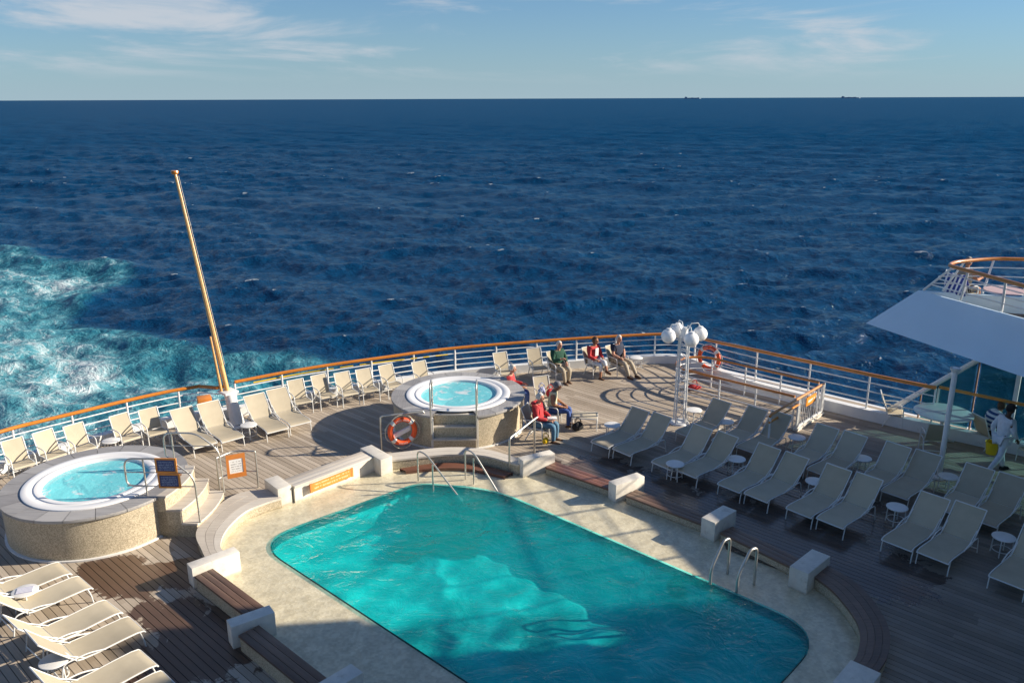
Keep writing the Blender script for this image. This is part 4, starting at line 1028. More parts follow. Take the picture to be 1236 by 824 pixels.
near_pairs = [(T0z + dBn * (0.12 + 1.28 * k) + nB * 0.07, tl + dT * max(0.12, 0.12 + 1.28 * k + s_t - s_b)) for k in range(9)]
flen = [0.0]
for i in range(1, len(far_t)): flen.append(flen[-1] + (far_t[i] - far_t[i - 1]).length)
far_pairs = [(T0z + fd * (0.15 + flen[i] * 1.0) - nB * 0.0, far_t[i]) for i in range(len(far_t))]
for f in (0.25, 0.5, 0.75):
    MB().tube([b_.lerp(t_, f) - o1 for b_, t_ in near_pairs[::-1] + far_pairs], 0.017, 8).build('rail', M['white'], wr)
for b_, t_ in near_pairs + far_pairs[1:]:
    MB().tube([b_ - o1, t_ - o1], 0.032, 8).build('post', M['white'], wr)
# glass wind screen under the wing
gs = thing('glass_screen', 'teal glass wind screen under the upper deck wing', 'screen', W(-6.5, 25.18)); o2 = gs.location.copy()
gu = [-6.9, -5.5, -4.5, -2.3, 0.0, 2.3]
for i, u in enumerate(gu):
    wide = 0.11 if i in (2,) else 0.035
    MB().box(-wide / 2, wide / 2, -0.04, 0.04, 0.31, 2.99 if u > -5.2 else 0.31 + max(0.2, (u + 7.75) * 0.95)).build('post', M['white'] if i == 2 else M['bench_dark'], gs, W(u, 25.18) - o2, TH)
for i in range(len(gu) - 1):
    u0, u1 = gu[i] + 0.06, gu[i + 1] - 0.06
    def zt(u): return min(2.97, 0.31 + (u + 7.75) * 0.93)
    mb = MB(); q = [W(u0, 25.18) - o2, W(u1, 25.18) - o2]; th_ = Vector((BX.x, BX.y, 0)) * 0.006
    um = min(max(u0, -4.9), u1)
    pts = [(u0, 0.33), (u1, 0.33), (u1, zt(u1))] + ([(um, zt(um))] if u0 < um < u1 else []) + [(u0, zt(u0))]
    P = [W(uu, 25.18, z_) - o2 for uu, z_ in pts]
    mb.hexa([p - th_ for p in P], [p + th_ for p in P]).build('pane', M['glass'], gs, smooth=False)
# forward superstructure (mostly behind the photographer) that shades the pool
sp = thing('superstructure', 'white superstructure block forward of the pool deck', 'building', W(6, 11), TH)
def sbox(nm, u0, u1, v0, v1, z0, z1, m='white_wall'): return MB().box(u0 - 6, u1 - 6, v0 - 11, v1 - 11, z0, z1).build(nm, M[m], sp, smooth=False)
sbox('lower_decks', 2.2, 24, -3.0, 25.4, 0, 5.2)
sbox('middle_decks', 1.9, 24, -3.0, 23.2, 5.2, 8.2)
sbox('upper_house', 1.6, 24, 12.0, 23.1, 8.2, 9.0)
tow = sbox('shadow_tower', 1.5, 9, 22.3, 23.1, 9.0, 9.85)  # unseen tower added, sized to shape the shadow on the deck
for v_ in (0.0, 5, 10, 15, 20): sbox('window', 2.18, 2.25, v_, v_ + 2.2, 1.0, 2.6, 'glass')

# ================================================================== FURNITURE
def make_lounger():
    t = thing('sun_lounger', 'beige sling sun lounger', 'sun lounger', (0, 0, 0), 0, 'sun loungers')
    seat = [(0.0, 0.29), (0.03, 0.325), (0.15, 0.345), (0.45, 0.34), (0.8, 0.325), (1.08, 0.33), (1.16, 0.345)]
    back = [(1.18, 0.355), (1.30, 0.47), (1.48, 0.665), (1.62, 0.82), (1.71, 0.925)]
    def sl(prof, w, sag):
        mb = MB(); ny = 6; m = len(prof); vs = []
        for th in (0.0, -0.012):
            for i, (x, z) in enumerate(prof):
                for j in range(ny + 1):
                    s = -1 + 2 * j / ny; k = math.sin(math.pi * i / (m - 1)); vs.append((x, s * w, z + th - sag * (1 - s * s) * k))
        fs = []; N = m * (ny + 1)
        for i in range(m - 1):
            for j in range(ny):
                a = i * (ny + 1) + j; fs.append((a, a + 1, a + ny + 2, a + ny + 1)); fs.append((N + a, N + a + ny + 1, N + a + ny + 2, N + a + 1))
        for j in range(ny):
            fs.append((j, N + j, N + j + 1, j + 1)); b = (m - 1) * (ny + 1) + j; fs.append((b, b + 1, N + b + 1, N + b))
        for i in range(m - 1):
            for e in (0, ny):
                a = i * (ny + 1) + e; b = a + ny + 1; fs.append((a, b, N + b, N + a))
        return mb.add(vs, fs)
    sl(seat, 0.305, 0.02).build('seat_sling', M['sling'], t)
    sl(back, 0.305, 0.02).build('back_sling', M['sling'], t)
    r = 0.0135
    for s in (-1, 1):
        y = s * 0.325
        MB().tube([(x, y, z - 0.01) for x, z in seat], r, 8).build('side_rail', M['tube'], t)
        MB().tube([(x, y, z - 0.005) for x, z in back], r, 8).build('back_rail', M['tube'], t)
        MB().tube(fillet([(0.10, y, 0.33), (0.05, y, 0.16), (0.03, y, 0.0)], 0.06), r, 8).build('leg', M['tube'], t)
        MB().tube(fillet([(0.70, y + s * 0.012, 0.32), (0.98, y + s * 0.02, 0.40), (1.40, y + s * 0.02, 0.40), (1.47, y + s * 0.02, 0.0)], 0.10), r, 8).build('leg', M['tube'], t)
        MB().tube([(1.02, y * 0.93, 0.30), (1.40, y * 0.93, 0.56)], 0.011, 6).build('back_stay', M['tube'], t)
    for x, z in ((0.075, 0.25), (0.0, 0.285), (1.17, 0.33), (1.71, 0.92), (1.46, 0.1)):
        MB().tube([(x, -0.325, z), (x, 0.325, z)], 0.014, 8).build('back_cross_bar' if z > 0.9 else 'cross_bar', M['tube'], t)
    return t
def make_chair():
    t = thing('armchair', 'beige sling armchair', 'armchair', (0, 0, 0), 0, 'sling armchairs')
    def panel(p, w):
        mb = MB(); m = len(p); vs = []; fs = []
        for th in (0, -0.012):
            for x, z in p:
                for s in (-1, -0.4, 0.4, 1): vs.append((x, s * w, z + th - 0.012 * (1 - s * s)))
        N = m * 4
        for i in range(m - 1):
            for j in range(3):
                a = i * 4 + j; fs += [(a, a + 1, a + 5, a + 4), (N + a, N + a + 4, N + a + 5, N + a + 1)]
            for e in (0, 3): a = i * 4 + e; fs.append((a, a + 4, N + a + 4, N + a))
        for j in range(3): fs += [(j, N + j, N + j + 1, j + 1), ((m - 1) * 4 + j, (m - 1) * 4 + j + 1, N + (m - 1) * 4 + j + 1, N + (m - 1) * 4 + j)]
        return mb.add(vs, fs)
    panel([(0.27, 0.40), (0.24, 0.43), (0.0, 0.42), (-0.18, 0.405)], 0.245).build('seat_sling', M['sling'], t)
    panel([(-0.20, 0.44), (-0.27, 0.62), (-0.35, 0.80), (-0.42, 0.97)], 0.245).build('back_sling', M['sling'], t)
    r = 0.016
    for s in (-1, 1):
        y = s * 0.265
        MB().tube([(0.26, y, 0.40), (0.0, y, 0.415), (-0.19, y, 0.41), (-0.42, y, 0.975)], r, 8).build('side_frame', M['tube'], t)
        MB().tube(fillet([(0.25, y + s * 0.02, 0.0), (0.22, y + s * 0.02, 0.63), (0.05, y + s * 0.02, 0.66), (-0.29, y, 0.64)], 0.09), r, 8).build('arm', M['tube'], t)
        MB().tube([(-0.10, y, 0.40), (-0.30, y, 0.0)], r, 8).build('leg', M['tube'], t)
    for x, z in ((0.24, 0.37), (-0.42, 0.975), (-0.24, 0.13)): MB().tube([(x, -0.265, z), (x, 0.265, z)], 0.013, 8).build('cross_bar', M['tube'], t)
    return t
def make_table():
    t = thing('side_table', 'small round white side table', 'side table', (0, 0, 0), 0, 'round white side tables')
    MB().lathe([(0.0, 0.43), (0.22, 0.43), (0.235, 0.425), (0.24, 0.415), (0.235, 0.405), (0.0, 0.405)], 28).build('table_top', M['tabletop'], t)
    for k in range(4):
        a = R(45) + k * R(90); c, s = math.cos(a), math.sin(a)
        MB().tube(fillet([(0.08 * c, 0.08 * s, 0.405), (0.19 * c, 0.19 * s, 0.38), (0.21 * c, 0.21 * s, 0.0)], 0.06), 0.013, 8).build('leg', M['tube'], t)
    MB().tube([(0.19 * math.cos(q), 0.19 * math.sin(q), 0.12) for q in np.linspace(0, 2 * math.pi, 20)[:-1]], 0.009, 6, closed=True).build('ring_brace', M['tube'], t)
    return t
LG, CH, TB = make_lounger(), make_chair(), make_table(); lu_, cu_, tu_ = [], [], []
ORD = ['first', 'second', 'third', 'fourth', 'fifth', 'sixth', 'seventh', 'eighth', 'ninth']
VDIR = TH + R(90)
def jit(a=1.2): return R(random.uniform(-a, a))
for k, uc in enumerate([-12.33, -10.33, -8.39, -6.57, -4.40, -2.30]):
    for s, nm in ((-1, 'left'), (1, 'right')):
        if k == 5 and s == 1: continue
        lab = 'the only half-visible lounger at the right frame edge in the poolside row' if k == 5 else f'shaded lounger, {nm} one of the {ORD[k]} pair from the lamp post, poolside row'
        place(LG, lu_, W(uc + s * 0.365, 17.15 + random.uniform(-0.04, 0.04)), VDIR - R(7) + jit(), lab, 'loungers right of the pool')
place(LG, lu_, W(-11.35, 19.35), VDIR - R(7), 'single lounger directly right of the lamp post foot', 'loungers right of the pool')
for k, uc in enumerate([-9.90, -7.85, -6.0, -4.08]):
    for s, nm in ((-1, 'left'), (1, 'right')):
        place(LG, lu_, W(uc + s * 0.365, 19.52 + random.uniform(-0.05, 0.05)), VDIR - R(7) + jit(), f'shaded lounger, {nm} one of the {ORD[k]} pair from the lamp post, rear row', 'loungers right of the pool')
for k, (u_, v_) in enumerate([(-16.95, 4.72), (-16.1, 4.8), (-14.85, 4.84), (-13.98, 4.9), (-12.88, 4.62), (-12.05, 4.62)]):
    place(LG, lu_, W(u_, v_), TH - R(90) + R(2) + jit(2), f'sunlit lounger at bottom left, {ORD[k]} counted from the left hot tub', 'loungers left of the pool')
for k, (px, py) in enumerate([(218, 492), (250, 486), (306, 476), (333, 469)]):
    tp = at(px, py, 0.92); an = R(131) + R([0, 0, -3, -3][k]); ft_ = tp - Vector((math.cos(an), math.sin(an), 0)) * 1.71
    place(LG, lu_, (ft_.x, ft_.y, 0), an, ['sunlit lounger at the stern rail, outer one left of the flagstaff', 'sunlit lounger at the stern rail, just left of the flagstaff', 'sunlit lounger at the stern rail, just right of the flagstaff', 'sunlit lounger at the stern rail, second right of the flagstaff'][k], 'loungers at the stern rail')
# side tables
tbl = [((739, 512), 'sunlit side table left of the first shaded lounger pair'), ((838, 494), 'side table at the foot of the lamp post'), ((815, 559), 'side table between the first and second poolside lounger pairs'),
       ((876, 508), 'side table right of the single lounger near the lamp post'), ((889, 553), 'side table between the second and third poolside lounger pairs'), ((962, 527), 'side table below the stair gate, between rear row pairs'),
       ((984, 580), 'side table between the third and fourth poolside lounger pairs'), ((1041, 552), 'side table between the second and third rear row pairs'), ((1083, 611), 'side table between the fourth and fifth poolside lounger pairs'),
       ((1145, 574), 'side table at the foot of the wing support pole'), ((1212, 647), 'side table beyond the fifth poolside lounger pair at right'),
       ((300, 512), 'side table beside the flagstaff base'), ((65, 796), 'side table at bottom left among the sunlit loungers'), ((134, 531), 'side table between the armchairs behind the left hot tub'),
       ((768, 431), 'side table right of the seated man in navy'), ((30, 712), 'side table between the topmost pair of loungers at bottom left'), ((492, 473), 'side table left of the far hot tub'), ((590, 468), 'side table behind the far hot tub')]
for (px, py), lab in tbl:
    p = at(px, py, 0.43 if (px, py) != (768, 431) else 0.43); place(TB, tu_, (p.x, p.y, 0), random.uniform(0, 1.5), lab, 'round white side tables')
# armchairs along the stern rail
chs = [((14, 531), -38, 'armchair at the stern rail, first from the left edge'), ((51, 521), -39, 'armchair at the stern rail, second from the left edge'), ((88, 513), -40, 'armchair at the stern rail, third from the left edge'),
       ((143, 501), -42, 'armchair at the stern rail, fourth from the left edge, right of a side table'), ((178, 494), -44, 'armchair at the stern rail, fifth from the left edge, next to loungers'),
       ((356, 459), -52, 'armchair at the stern rail, first right of the flagstaff loungers'), ((384, 453), -53, 'armchair at the stern rail, second right of the flagstaff loungers'), ((412, 450), -54, 'armchair at the stern rail, third right of the flagstaff loungers'),
       ((438, 446), -55, 'armchair at the stern rail, fourth right of the flagstaff loungers'), ((465, 441), -56, 'armchair at the stern rail, fifth right of the flagstaff loungers'), ((505, 437), -58, 'armchair at the stern rail directly behind the far hot tub, left'),
       ((603, 426), -66, 'empty armchair behind the far hot tub, right side'), ((644, 421), -66, 'empty armchair just left of the man in green'), ((667, 424), -62, 'armchair the man in green sits on'),
       ((709, 419), -50, 'armchair the woman in red and white sits on'), ((737, 417), -55, 'armchair the man in navy sits on')]
CP = {}
for (px, py), an, lab in chs:
    tp = at(px, py, 0.95); a_ = R(an) + jit(4); c = tp + Vector((math.cos(a_), math.sin(a_), 0)) * 0.41
    place(CH, cu_, (c.x, c.y, 0), a_, lab, 'armchairs along the stern rail'); CP[(px, py)] = (c, a_)
def chair_at(x, y, an, lab, grp): place(CH, cu_, (x, y, 0), R(an), lab, grp)
chair_at(0.74, 22.35, -22, 'armchair the woman in the red jacket sits on', 'armchairs by the far hot tub')
chair_at(1.20, 23.45, -12, 'armchair the person in cream sits on', 'armchairs by the far hot tub')
chair_at(-0.05, 24.95, -10, 'armchair behind the far hot tub holding a person in red', 'armchairs by the far hot tub')
q = at(1077, 512); chair_at(q.x, q.y, -20, 'armchair left of the big round table under the wing', 'armchairs at the big round table')
q = at(1124, 545); chair_at(q.x, q.y, 75, 'armchair with its back to us at the big round table', 'armchairs at the big round table')
q = at(1199, 545); chair_at(q.x, q.y + 0.35, 10, 'armchair the person in the striped top sits on', 'armchairs at the big round table')
q = at(1245, 560); chair_at(q.x, q.y, 190, 'armchair at the right frame edge behind the walking steward', 'armchairs at the big round table')
bt = at(1139, 497, 0.93); btt = thing('round_table', 'large round white table under the upper deck wing', 'table', (bt.x, bt.y, 0))
MB().lathe([(0.0, 0.93), (0.76, 0.93), (0.78, 0.915), (0.76, 0.89), (0.0, 0.89)], 40).build('table_top', M['tabletop'], btt)
MB().tube([(0, 0, 0), (0, 0, 0.89)], 0.05, 12).build('column', M['tube'], btt)
for k in range(4):
    a_ = k * R(90); MB().tube([(0, 0, 0.10), (0.42 * math.cos(a_), 0.42 * math.sin(a_), 0.02)], 0.025, 8).build('foot', M['tube'], btt)
os_ = at(706, 500, 0.40); fs_ = thing('footstool', 'low beige sling footstool right of the person in cream', 'footstool', (os_.x, os_.y, 0), R(-8))
MB().box(-0.38, 0.38, -0.28, 0.28, 0.36, 0.385).build('sling', M['sling'], fs_, bevel=0.008)
for sx in (-1, 1):
    MB().tube(fillet([(sx * 0.37, -0.29, 0.0), (sx * 0.37, -0.29, 0.37), (sx * 0.37, 0.29, 0.37), (sx * 0.37, 0.29, 0.0)], 0.05), 0.015, 8).build('leg_frame', M['tube'], fs_)
for sy in (-1, 1): MB().tube([(-0.37, sy * 0.29, 0.37), (0.37, sy * 0.29, 0.37)], 0.015, 8).build('side_rail', M['tube'], fs_)

# ================================================================== PEOPLE
SK = {k: None for k in ()}
def skinmat(nm, c): return cloth(nm, c, 0.12, 6)
SKIN = skinmat('skin', (0.52, 0.27, 0.18)); SKIN2 = skinmat('tanned_skin', (0.40, 0.19, 0.11)); SKIN_D = skinmat('dark_skin', (0.10, 0.05, 0.03))
HAIRW = cloth('white_hair', (0.70, 0.66, 0.60), 0.3, 30); HAIRB = cloth('brown_hair', (0.12, 0.07, 0.04), 0.4, 30); HAIRG = cloth('grey_hair', (0.30, 0.27, 0.25), 0.35, 30); HAIRK = cloth('black_hair', (0.015, 0.013, 0.013), 0.3, 30)
EYE = paint('eye', (0.03, 0.02, 0.02), 0.2)
def skin_mesh(name, J, edges, rad, root, sub=2):
    """continuous surface grown over a joint graph"""
    keys = [k for k in J if any(k in e for e in edges)]
    me = bpy.data.meshes.new(name); me.from_pydata([J[k] for k in keys], [(keys.index(a), keys.index(b)) for a, b in edges], [])
    o = bpy.data.objects.new(name, me); C.objects.link(o)
    o.modifiers.new('Skin', 'SKIN').use_smooth_shade = True
    sv = me.skin_vertices[0].data
    for i, k in enumerate(keys):
        r = rad[k]; sv[i].radius = r if isinstance(r, tuple) else (r, r); sv[i].use_root = (k == root)
    s = o.modifiers.new('Sub', 'SUBSURF'); s.levels = sub; s.render_levels = sub
    dg = bpy.context.evaluated_depsgraph_get(); ev = o.evaluated_get(dg); m2 = bpy.data.meshes.new_from_object(ev)
    bpy.data.objects.remove(o); return m2
def join_mb(me, mb):
    bm = bmesh.new(); bm.from_mesh(me)
    t2 = mb.mesh('t'); bm.from_mesh(t2); bm.to_mesh(me); bm.free(); bpy.data.meshes.remove(t2)
    me.polygons.foreach_set('use_smooth', [True] * len(me.polygons)); return me
SIT = dict(pelvis=(0, 0, 0.52), waist=(-0.05, 0, 0.68), chest=(-0.06, 0, 0.90), neck=(-0.02, 0, 1.06), head0=(0.0, 0, 1.12),
           shL=(-0.05, 0.17, 1.0), elL=(0.02, 0.25, 0.74), wrL=(0.24, 0.14, 0.66), shR=(-0.05, -0.17, 1.0), elR=(0.02, -0.25, 0.74), wrR=(0.24, -0.14, 0.66),
           hipL=(0.04, 0.10, 0.51), knL=(0.45, 0.12, 0.52), anL=(0.44, 0.12, 0.09), hipR=(0.04, -0.10, 0.51), knR=(0.45, -0.12, 0.52), anR=(0.44, -0.12, 0.09))
STEP = dict(pelvis=(0, 0, 0.93), waist=(0.01, 0, 1.08), chest=(0.03, 0, 1.30), neck=(0.05, 0, 1.47), head0=(0.07, 0, 1.53),
            shL=(0.03, 0.18, 1.41), elL=(-0.10, 0.25, 1.14), wrL=(-0.02, 0.24, 0.90), shR=(0.03, -0.18, 1.41), elR=(0.04, -0.25, 1.14), wrR=(0.20, -0.22, 0.94),
            hipL=(0.0, 0.09, 0.90), knL=(0.14, 0.10, 0.50), anL=(0.24, 0.10, 0.09), hipR=(0.0, -0.09, 0.90), knR=(-0.08, -0.10, 0.50), anR=(-0.36, -0.10, 0.14))
BE = [('pelvis', 'waist'), ('waist', 'chest'), ('chest', 'neck'), ('neck', 'head0'), ('chest', 'shL'), ('shL', 'elL'), ('elL', 'wrL'), ('chest', 'shR'), ('shR', 'elR'), ('elR', 'wrR'),
      ('pelvis', 'hipL'), ('hipL', 'knL'), ('knL', 'anL'), ('pelvis', 'hipR'), ('hipR', 'knR'), ('knR', 'anR')]
BR = dict(pelvis=(0.15, 0.125), waist=(0.15, 0.125), chest=(0.165, 0.13), neck=0.055, head0=0.05, shL=0.07, elL=0.05, wrL=0.033, shR=0.07, elR=0.05, wrR=0.033,
          hipL=0.095, knL=0.06, anL=0.04, hipR=0.085, knR=0.06, anR=0.04)
def person(label, loc, face, pose, top, legs, hair, skin=SKIN, shoes=None, over=None, sleeves='long', trouser='long', head_turn=0.0, head_drop=0.0, hood=False, cap=None, build=1.0, long_hair=False, scale=1.09):
    t = thing('person', label, 'person', loc, face); t.scale = (scale,) * 3
    J = {k: Vector(v) for k, v in pose.items()}
    if over:
        for k, v in over.items(): J[k] = Vector(v)
    rad = {k: (tuple(x * build for x in r) if isinstance(r, tuple) else r * (build if k not in ('neck', 'head0') else 1)) for k, r in BR.items()}
    me = skin_mesh('body', J, BE, rad, 'pelvis')
    # head with face, ears; hands with fingers; feet
    mb = MB(); hc = J['head0'] + Vector((0.025, 0, 0.11 - head_drop)); rt = Matrix.Rotation(head_turn, 3, 'Z')
    def hp(x, y, z): return hc + rt @ Vector((x, y, z))
    hv = MB().ball((0, 0, 0), 1.0, 18, 14)
    vs = []
    for (x, y, z) in hv.v:
        fx = 0.098 if x > 0 else 0.104; jaw = 1.0 - 0.28 * max(0, -z) ** 1.5
        vs.append(hp(x * fx * (jaw if x < 0 else 1 - 0.12 * max(0, -z)), y * 0.078 * jaw, z * 0.122))
    mb.add(vs, hv.f)
    mb.tube([hp(0.088, 0, 0.02), hp(0.112, 0, -0.02), hp(0.095, 0, -0.035)], [0.010, 0.016, 0.012], 8)
    mb.tube([hp(0.086, -0.028, -0.062), hp(0.094, 0, -0.060), hp(0.086, 0.028, -0.062)], 0.008, 6)
    for s in (-1, 1): mb.ball(hp(-0.005, s * 0.079, -0.005), 0.022, 8, 6, (0.9, 0.45, 1.3))
    mb.tube([J['neck'], J['head0'], hc - Vector((0.02, 0, 0.06))], [0.055, 0.05, 0.05], 10)
    for s, e, w in ((1, 'elL', 'wrL'), (-1, 'elR', 'wrR')):
        d = (J[w] - J[e]).normalized(); side = d.cross(Vector((0, 0, 1)))
        side = side.normalized() if side.length > 0.2 else Vector((0, 1, 0)); dn = d.cross(side)
        if dn.z > 0: dn = -dn
        p = J[w] + d * 0.05
        mb.ball(p, 0.04, 10, 8, (0.9, 0.9, 0.7)); mb.tube([J[w], p, p + d * 0.03], [0.03, 0.036, 0.03], 8)
        for i in range(4):
            o = side * ((i - 1.5) * 0.019); L = (0.062, 0.075, 0.07, 0.055)[i]
            mb.tube([p + o + d * 0.02, p + o + d * (0.02 + L * 0.55) + dn * 0.012, p + o + d * (0.02 + L * 0.85) + dn * 0.04], [0.0095, 0.009, 0.0075], 6)
        mb.tube([p - d * 0.01 + side * s * 0.03, p + d * 0.02 + side * s * 0.055 + dn * 0.01, p + d * 0.05 + side * s * 0.05 + dn * 0.03], [0.011, 0.010, 0.008], 6)
    for a_, k_ in (('anL', 'knL'), ('anR', 'knR')):
        f = Vector((1, 0, 0)); an = J[a_]
        mb.tube([an + Vector((-0.05, 0, -0.04)), an + f * 0.06 + Vector((0, 0, -0.05)), an + f * 0.17 + Vector((0, 0, -0.065))], [0.036, 0.04, 0.022], 8)
    join_mb(me, mb); me.materials.append(skin)
    b = link('body', me, t)
    for s in (-1, 1): MB().ball(hp(0.088, s * 0.032, 0.012), 0.011, 8, 6).build('eye', EYE, t)
    # hair
    hm = MB().ball((0, 0, 0), 1.0, 18, 14); vs = []
    for (x, y, z) in hm.v:
        k = 1.0
        zz_ = z if (x < 0.35 or z > 0.45) else 0.45 + 0.2 * (z - 0.45)
        if zz_ < (-0.75 if long_hair else -0.25) and x < 0.4: zz_ = (-0.75 if long_hair else -0.25)
        xx = x if not (x > 0.35 and z < 0.45) else 0.35
        wob = 1 + 0.035 * math.sin(9 * x + 7 * z) * math.sin(8 * y)
        vs.append(hp(xx * 0.118 * wob - 0.008, y * 0.093 * wob, zz_ * 0.133 * wob + 0.01))
    MB().add(vs, hm.f).build('hair', hair, t)
    if cap is not None:
        cm = MB().lathe([(0.0, 0.155), (0.06, 0.145), (0.10, 0.10), (0.112, 0.05)], 18)
        cm.tube([(0.09, -0.06, 0.055), (0.15, -0.04, 0.045), (0.165, 0, 0.042), (0.15, 0.04, 0.045), (0.09, 0.06, 0.055)], 0.012, 6)
        cm.v = [tuple(hp(*q)) for q in cm.v]; cm.build('cap', cap, t)
    # clothing shells over the same joints
    TE = [('pelvis', 'waist'), ('waist', 'chest'), ('chest', 'neck'), ('chest', 'shL'), ('shL', 'elL'), ('chest', 'shR'), ('shR', 'elR')]
    JT = dict(J); JT['neck'] = J['chest'].lerp(J['neck'], 0.75)
    if sleeves == 'long':
        TE += [('elL', 'wrL'), ('elR', 'wrR')]; JT['wrL'] = J['elL'].lerp(J['wrL'], 0.9); JT['wrR'] = J['elR'].lerp(J['wrR'], 0.9)
    elif sleeves == 'short':
        for e, s_ in (('elL', 'shL'), ('elR', 'shR')): JT[e] = J[s_].lerp(J[e], 0.72)
    else:
        for e, s_ in (('elL', 'shL'), ('elR', 'shR')): JT[e] = J[s_].lerp(J[e], 0.12)
    g = 1.18
    rt_ = {k: (tuple(x * g for x in r) if isinstance(r, tuple) else r * g + 0.008) for k, r in rad.items()}; rt_['neck'] = 0.075
    mt = skin_mesh('top', JT, TE, rt_, 'pelvis'); mt.materials.append(top); link('top', mt, t)
    if hood:
        MB().tube([J['neck'] + Vector((-0.10, 0.10, 0.0)), J['neck'] + Vector((-0.16, 0, -0.03)), J['neck'] + Vector((-0.10, -0.10, 0.0)), J['neck'] + Vector((0.05, -0.09, -0.03)), J['neck'] + Vector((0.08, 0, -0.06)), J['neck'] + Vector((0.05, 0.09, -0.03))], [0.05, 0.065, 0.05, 0.032, 0.03, 0.032], 8, closed=True).build('hood', top, t)
    LE = [('pelvis', 'hipL'), ('hipL', 'knL'), ('pelvis', 'hipR'), ('hipR', 'knR')]
    JL = dict(J)
    if trouser == 'long': LE += [('knL', 'anL'), ('knR', 'anR')]
    elif trouser == 'crop':
        LE += [('knL', 'anL'), ('knR', 'anR')]
        for a_, k_ in (('anL', 'knL'), ('anR', 'knR')): JL[a_] = J[k_].lerp(J[a_], 0.55)
    else:
        for k_, h_ in (('knL', 'hipL'), ('knR', 'hipR')): JL[k_] = J[h_].lerp(J[k_], 0.85)
    rl_ = {k: (tuple(x * 1.14 for x in r) if isinstance(r, tuple) else r * 1.16 + 0.006) for k, r in rad.items()}
    for k in ('anL', 'anR'): rl_[k] = 0.058
    ml = skin_mesh('trousers', JL, LE, rl_, 'pelvis'); ml.materials.append(legs); link('trousers', ml, t)
    if shoes is not None:
        for a_ in ('anL', 'anR'):
            an = J[a_]
            MB().tube([an + Vector((-0.075, 0, -0.055)), an + Vector((-0.04, 0, -0.035)), an + Vector((0.05, 0, -0.042)), an + Vector((0.17, 0, -0.06)), an + Vector((0.205, 0, -0.068))], [0.02, 0.046, 0.048, 0.04, 0.015], 10).build('shoe', shoes, t)
    return t
RED = cloth('red_jacket_cloth', (0.50, 0.035, 0.04)); DENIM = cloth('denim', (0.09, 0.20, 0.30)); GREEN = cloth('dark_green_cloth', (0.012, 0.075, 0.045)); KHAKI = cloth('khaki_cloth', (0.40, 0.34, 0.25))
NAVY = cloth('navy_cloth', (0.018, 0.028, 0.06)); WHITEC = cloth('white_cloth', (0.76, 0.75, 0.73), 0.12); CREAM = cloth('cream_cloth', (0.78, 0.70, 0.45)); BROWN = cloth('brown_leather', (0.14, 0.065, 0.03)); BLACKC = cloth('black_cloth', (0.02, 0.02, 0.022))
UNI = cloth('pale_uniform_cloth', (0.68, 0.72, 0.78), 0.15); STRIPE = stripes('striped_top', (0.70, 0.72, 0.74), (0.02, 0.07, 0.22), 9.0, 2, 0.5); BLUEB = cloth('blue_cloth', (0.05, 0.10, 0.30))
def seat_of(key, fwd=-0.02): 
    c, a_ = CP[key]; return (c.x + math.cos(a_) * fwd, c.y + math.sin(a_) * fwd, -0.05), a_
l, a_ = seat_of((667, 424)); person('seated man in dark green jacket and khaki trousers at the stern rail', l, a_, SIT, GREEN, KHAKI, HAIRW, shoes=BROWN, head_turn=R(8), over=dict(wrR=(0.22, -0.03, 0.82), elR=(0.05, -0.25, 0.76), anL=(0.36, 0.14, 0.09), anR=(0.44, -0.05, 0.09)), build=1.08)
l, a_ = seat_of((709, 419)); person('seated woman in red and white top with white skirt-like trousers', l, a_, SIT, RED, WHITEC, HAIRB, skin=SKIN2, shoes=BROWN, trouser='crop', over=dict(anL=(0.62, -0.02, 0.36), knL=(0.47, 0.02, 0.62), anR=(0.42, -0.10, 0.09)), head_turn=R(15), long_hair=True)
MB().add([(0.085, -0.07, 0.74), (0.085, 0.07, 0.74), (0.095, 0.07, 1.0), (0.095, -0.07, 1.0), (0.11, -0.07, 0.74), (0.11, 0.07, 0.74), (0.115, 0.07, 1.0), (0.115, -0.07, 1.0)], [(0, 1, 2, 3), (4, 5, 6, 7), (0, 1, 5, 4), (1, 2, 6, 5), (2, 3, 7, 6), (3, 0, 4, 7)]).build('shirt_front', WHITEC, bpy.data.objects[[o.name for o in C.objects if o.name.startswith('person')][-1]], bevel=0.008)
l, a_ = seat_of((737, 417)); person('seated man in navy shirt and beige trousers right of the woman in red', l, a_, SIT, NAVY, KHAKI, HAIRW, shoes=BROWN, sleeves='short', over=dict(wrL=(0.24, 0.04, 0.70), anL=(0.70, 0.16, 0.13), knL=(0.46, 0.14, 0.50), anR=(0.62, -0.10, 0.12)), build=1.1, head_turn=R(-6))
person('seated woman in hooded red jacket and blue jeans by the pool steps', (0.78, 22.33, -0.05), R(-22), SIT, RED, DENIM, HAIRW, shoes=BROWN, hood=True, head_drop=0.015, build=1.1, over=dict(wrL=(0.30, 0.10, 0.66), wrR=(0.30, -0.10, 0.66)), trouser='long')
person('seated person in cream top and grey cap behind the woman in red jacket', (1.24, 23.44, -0.05), R(-12), SIT, CREAM, BLUEB, HAIRG, skin=SKIN2, sleeves='none', shoes=BROWN, head_drop=0.03, cap=cloth('grey_cap', (0.16, 0.16, 0.18)), over=dict(wrR=(0.30, -0.10, 0.62), wrL=(0.30, 0.10, 0.62), chest=(0.0, 0, 0.90), neck=(0.05, 0, 1.05), head0=(0.08, 0, 1.1), shL=(0.0, 0.17, 1.0), shR=(0.0, -0.17, 1.0)))
person('white-haired person in red half hidden behind the far hot tub', (-0.01, 24.94, -0.05), R(-10), SIT, RED, BLUEB, HAIRW, shoes=BROWN, over=dict(wrR=(0.34, -0.16, 0.74), wrL=(0.34, 0.16, 0.74)))
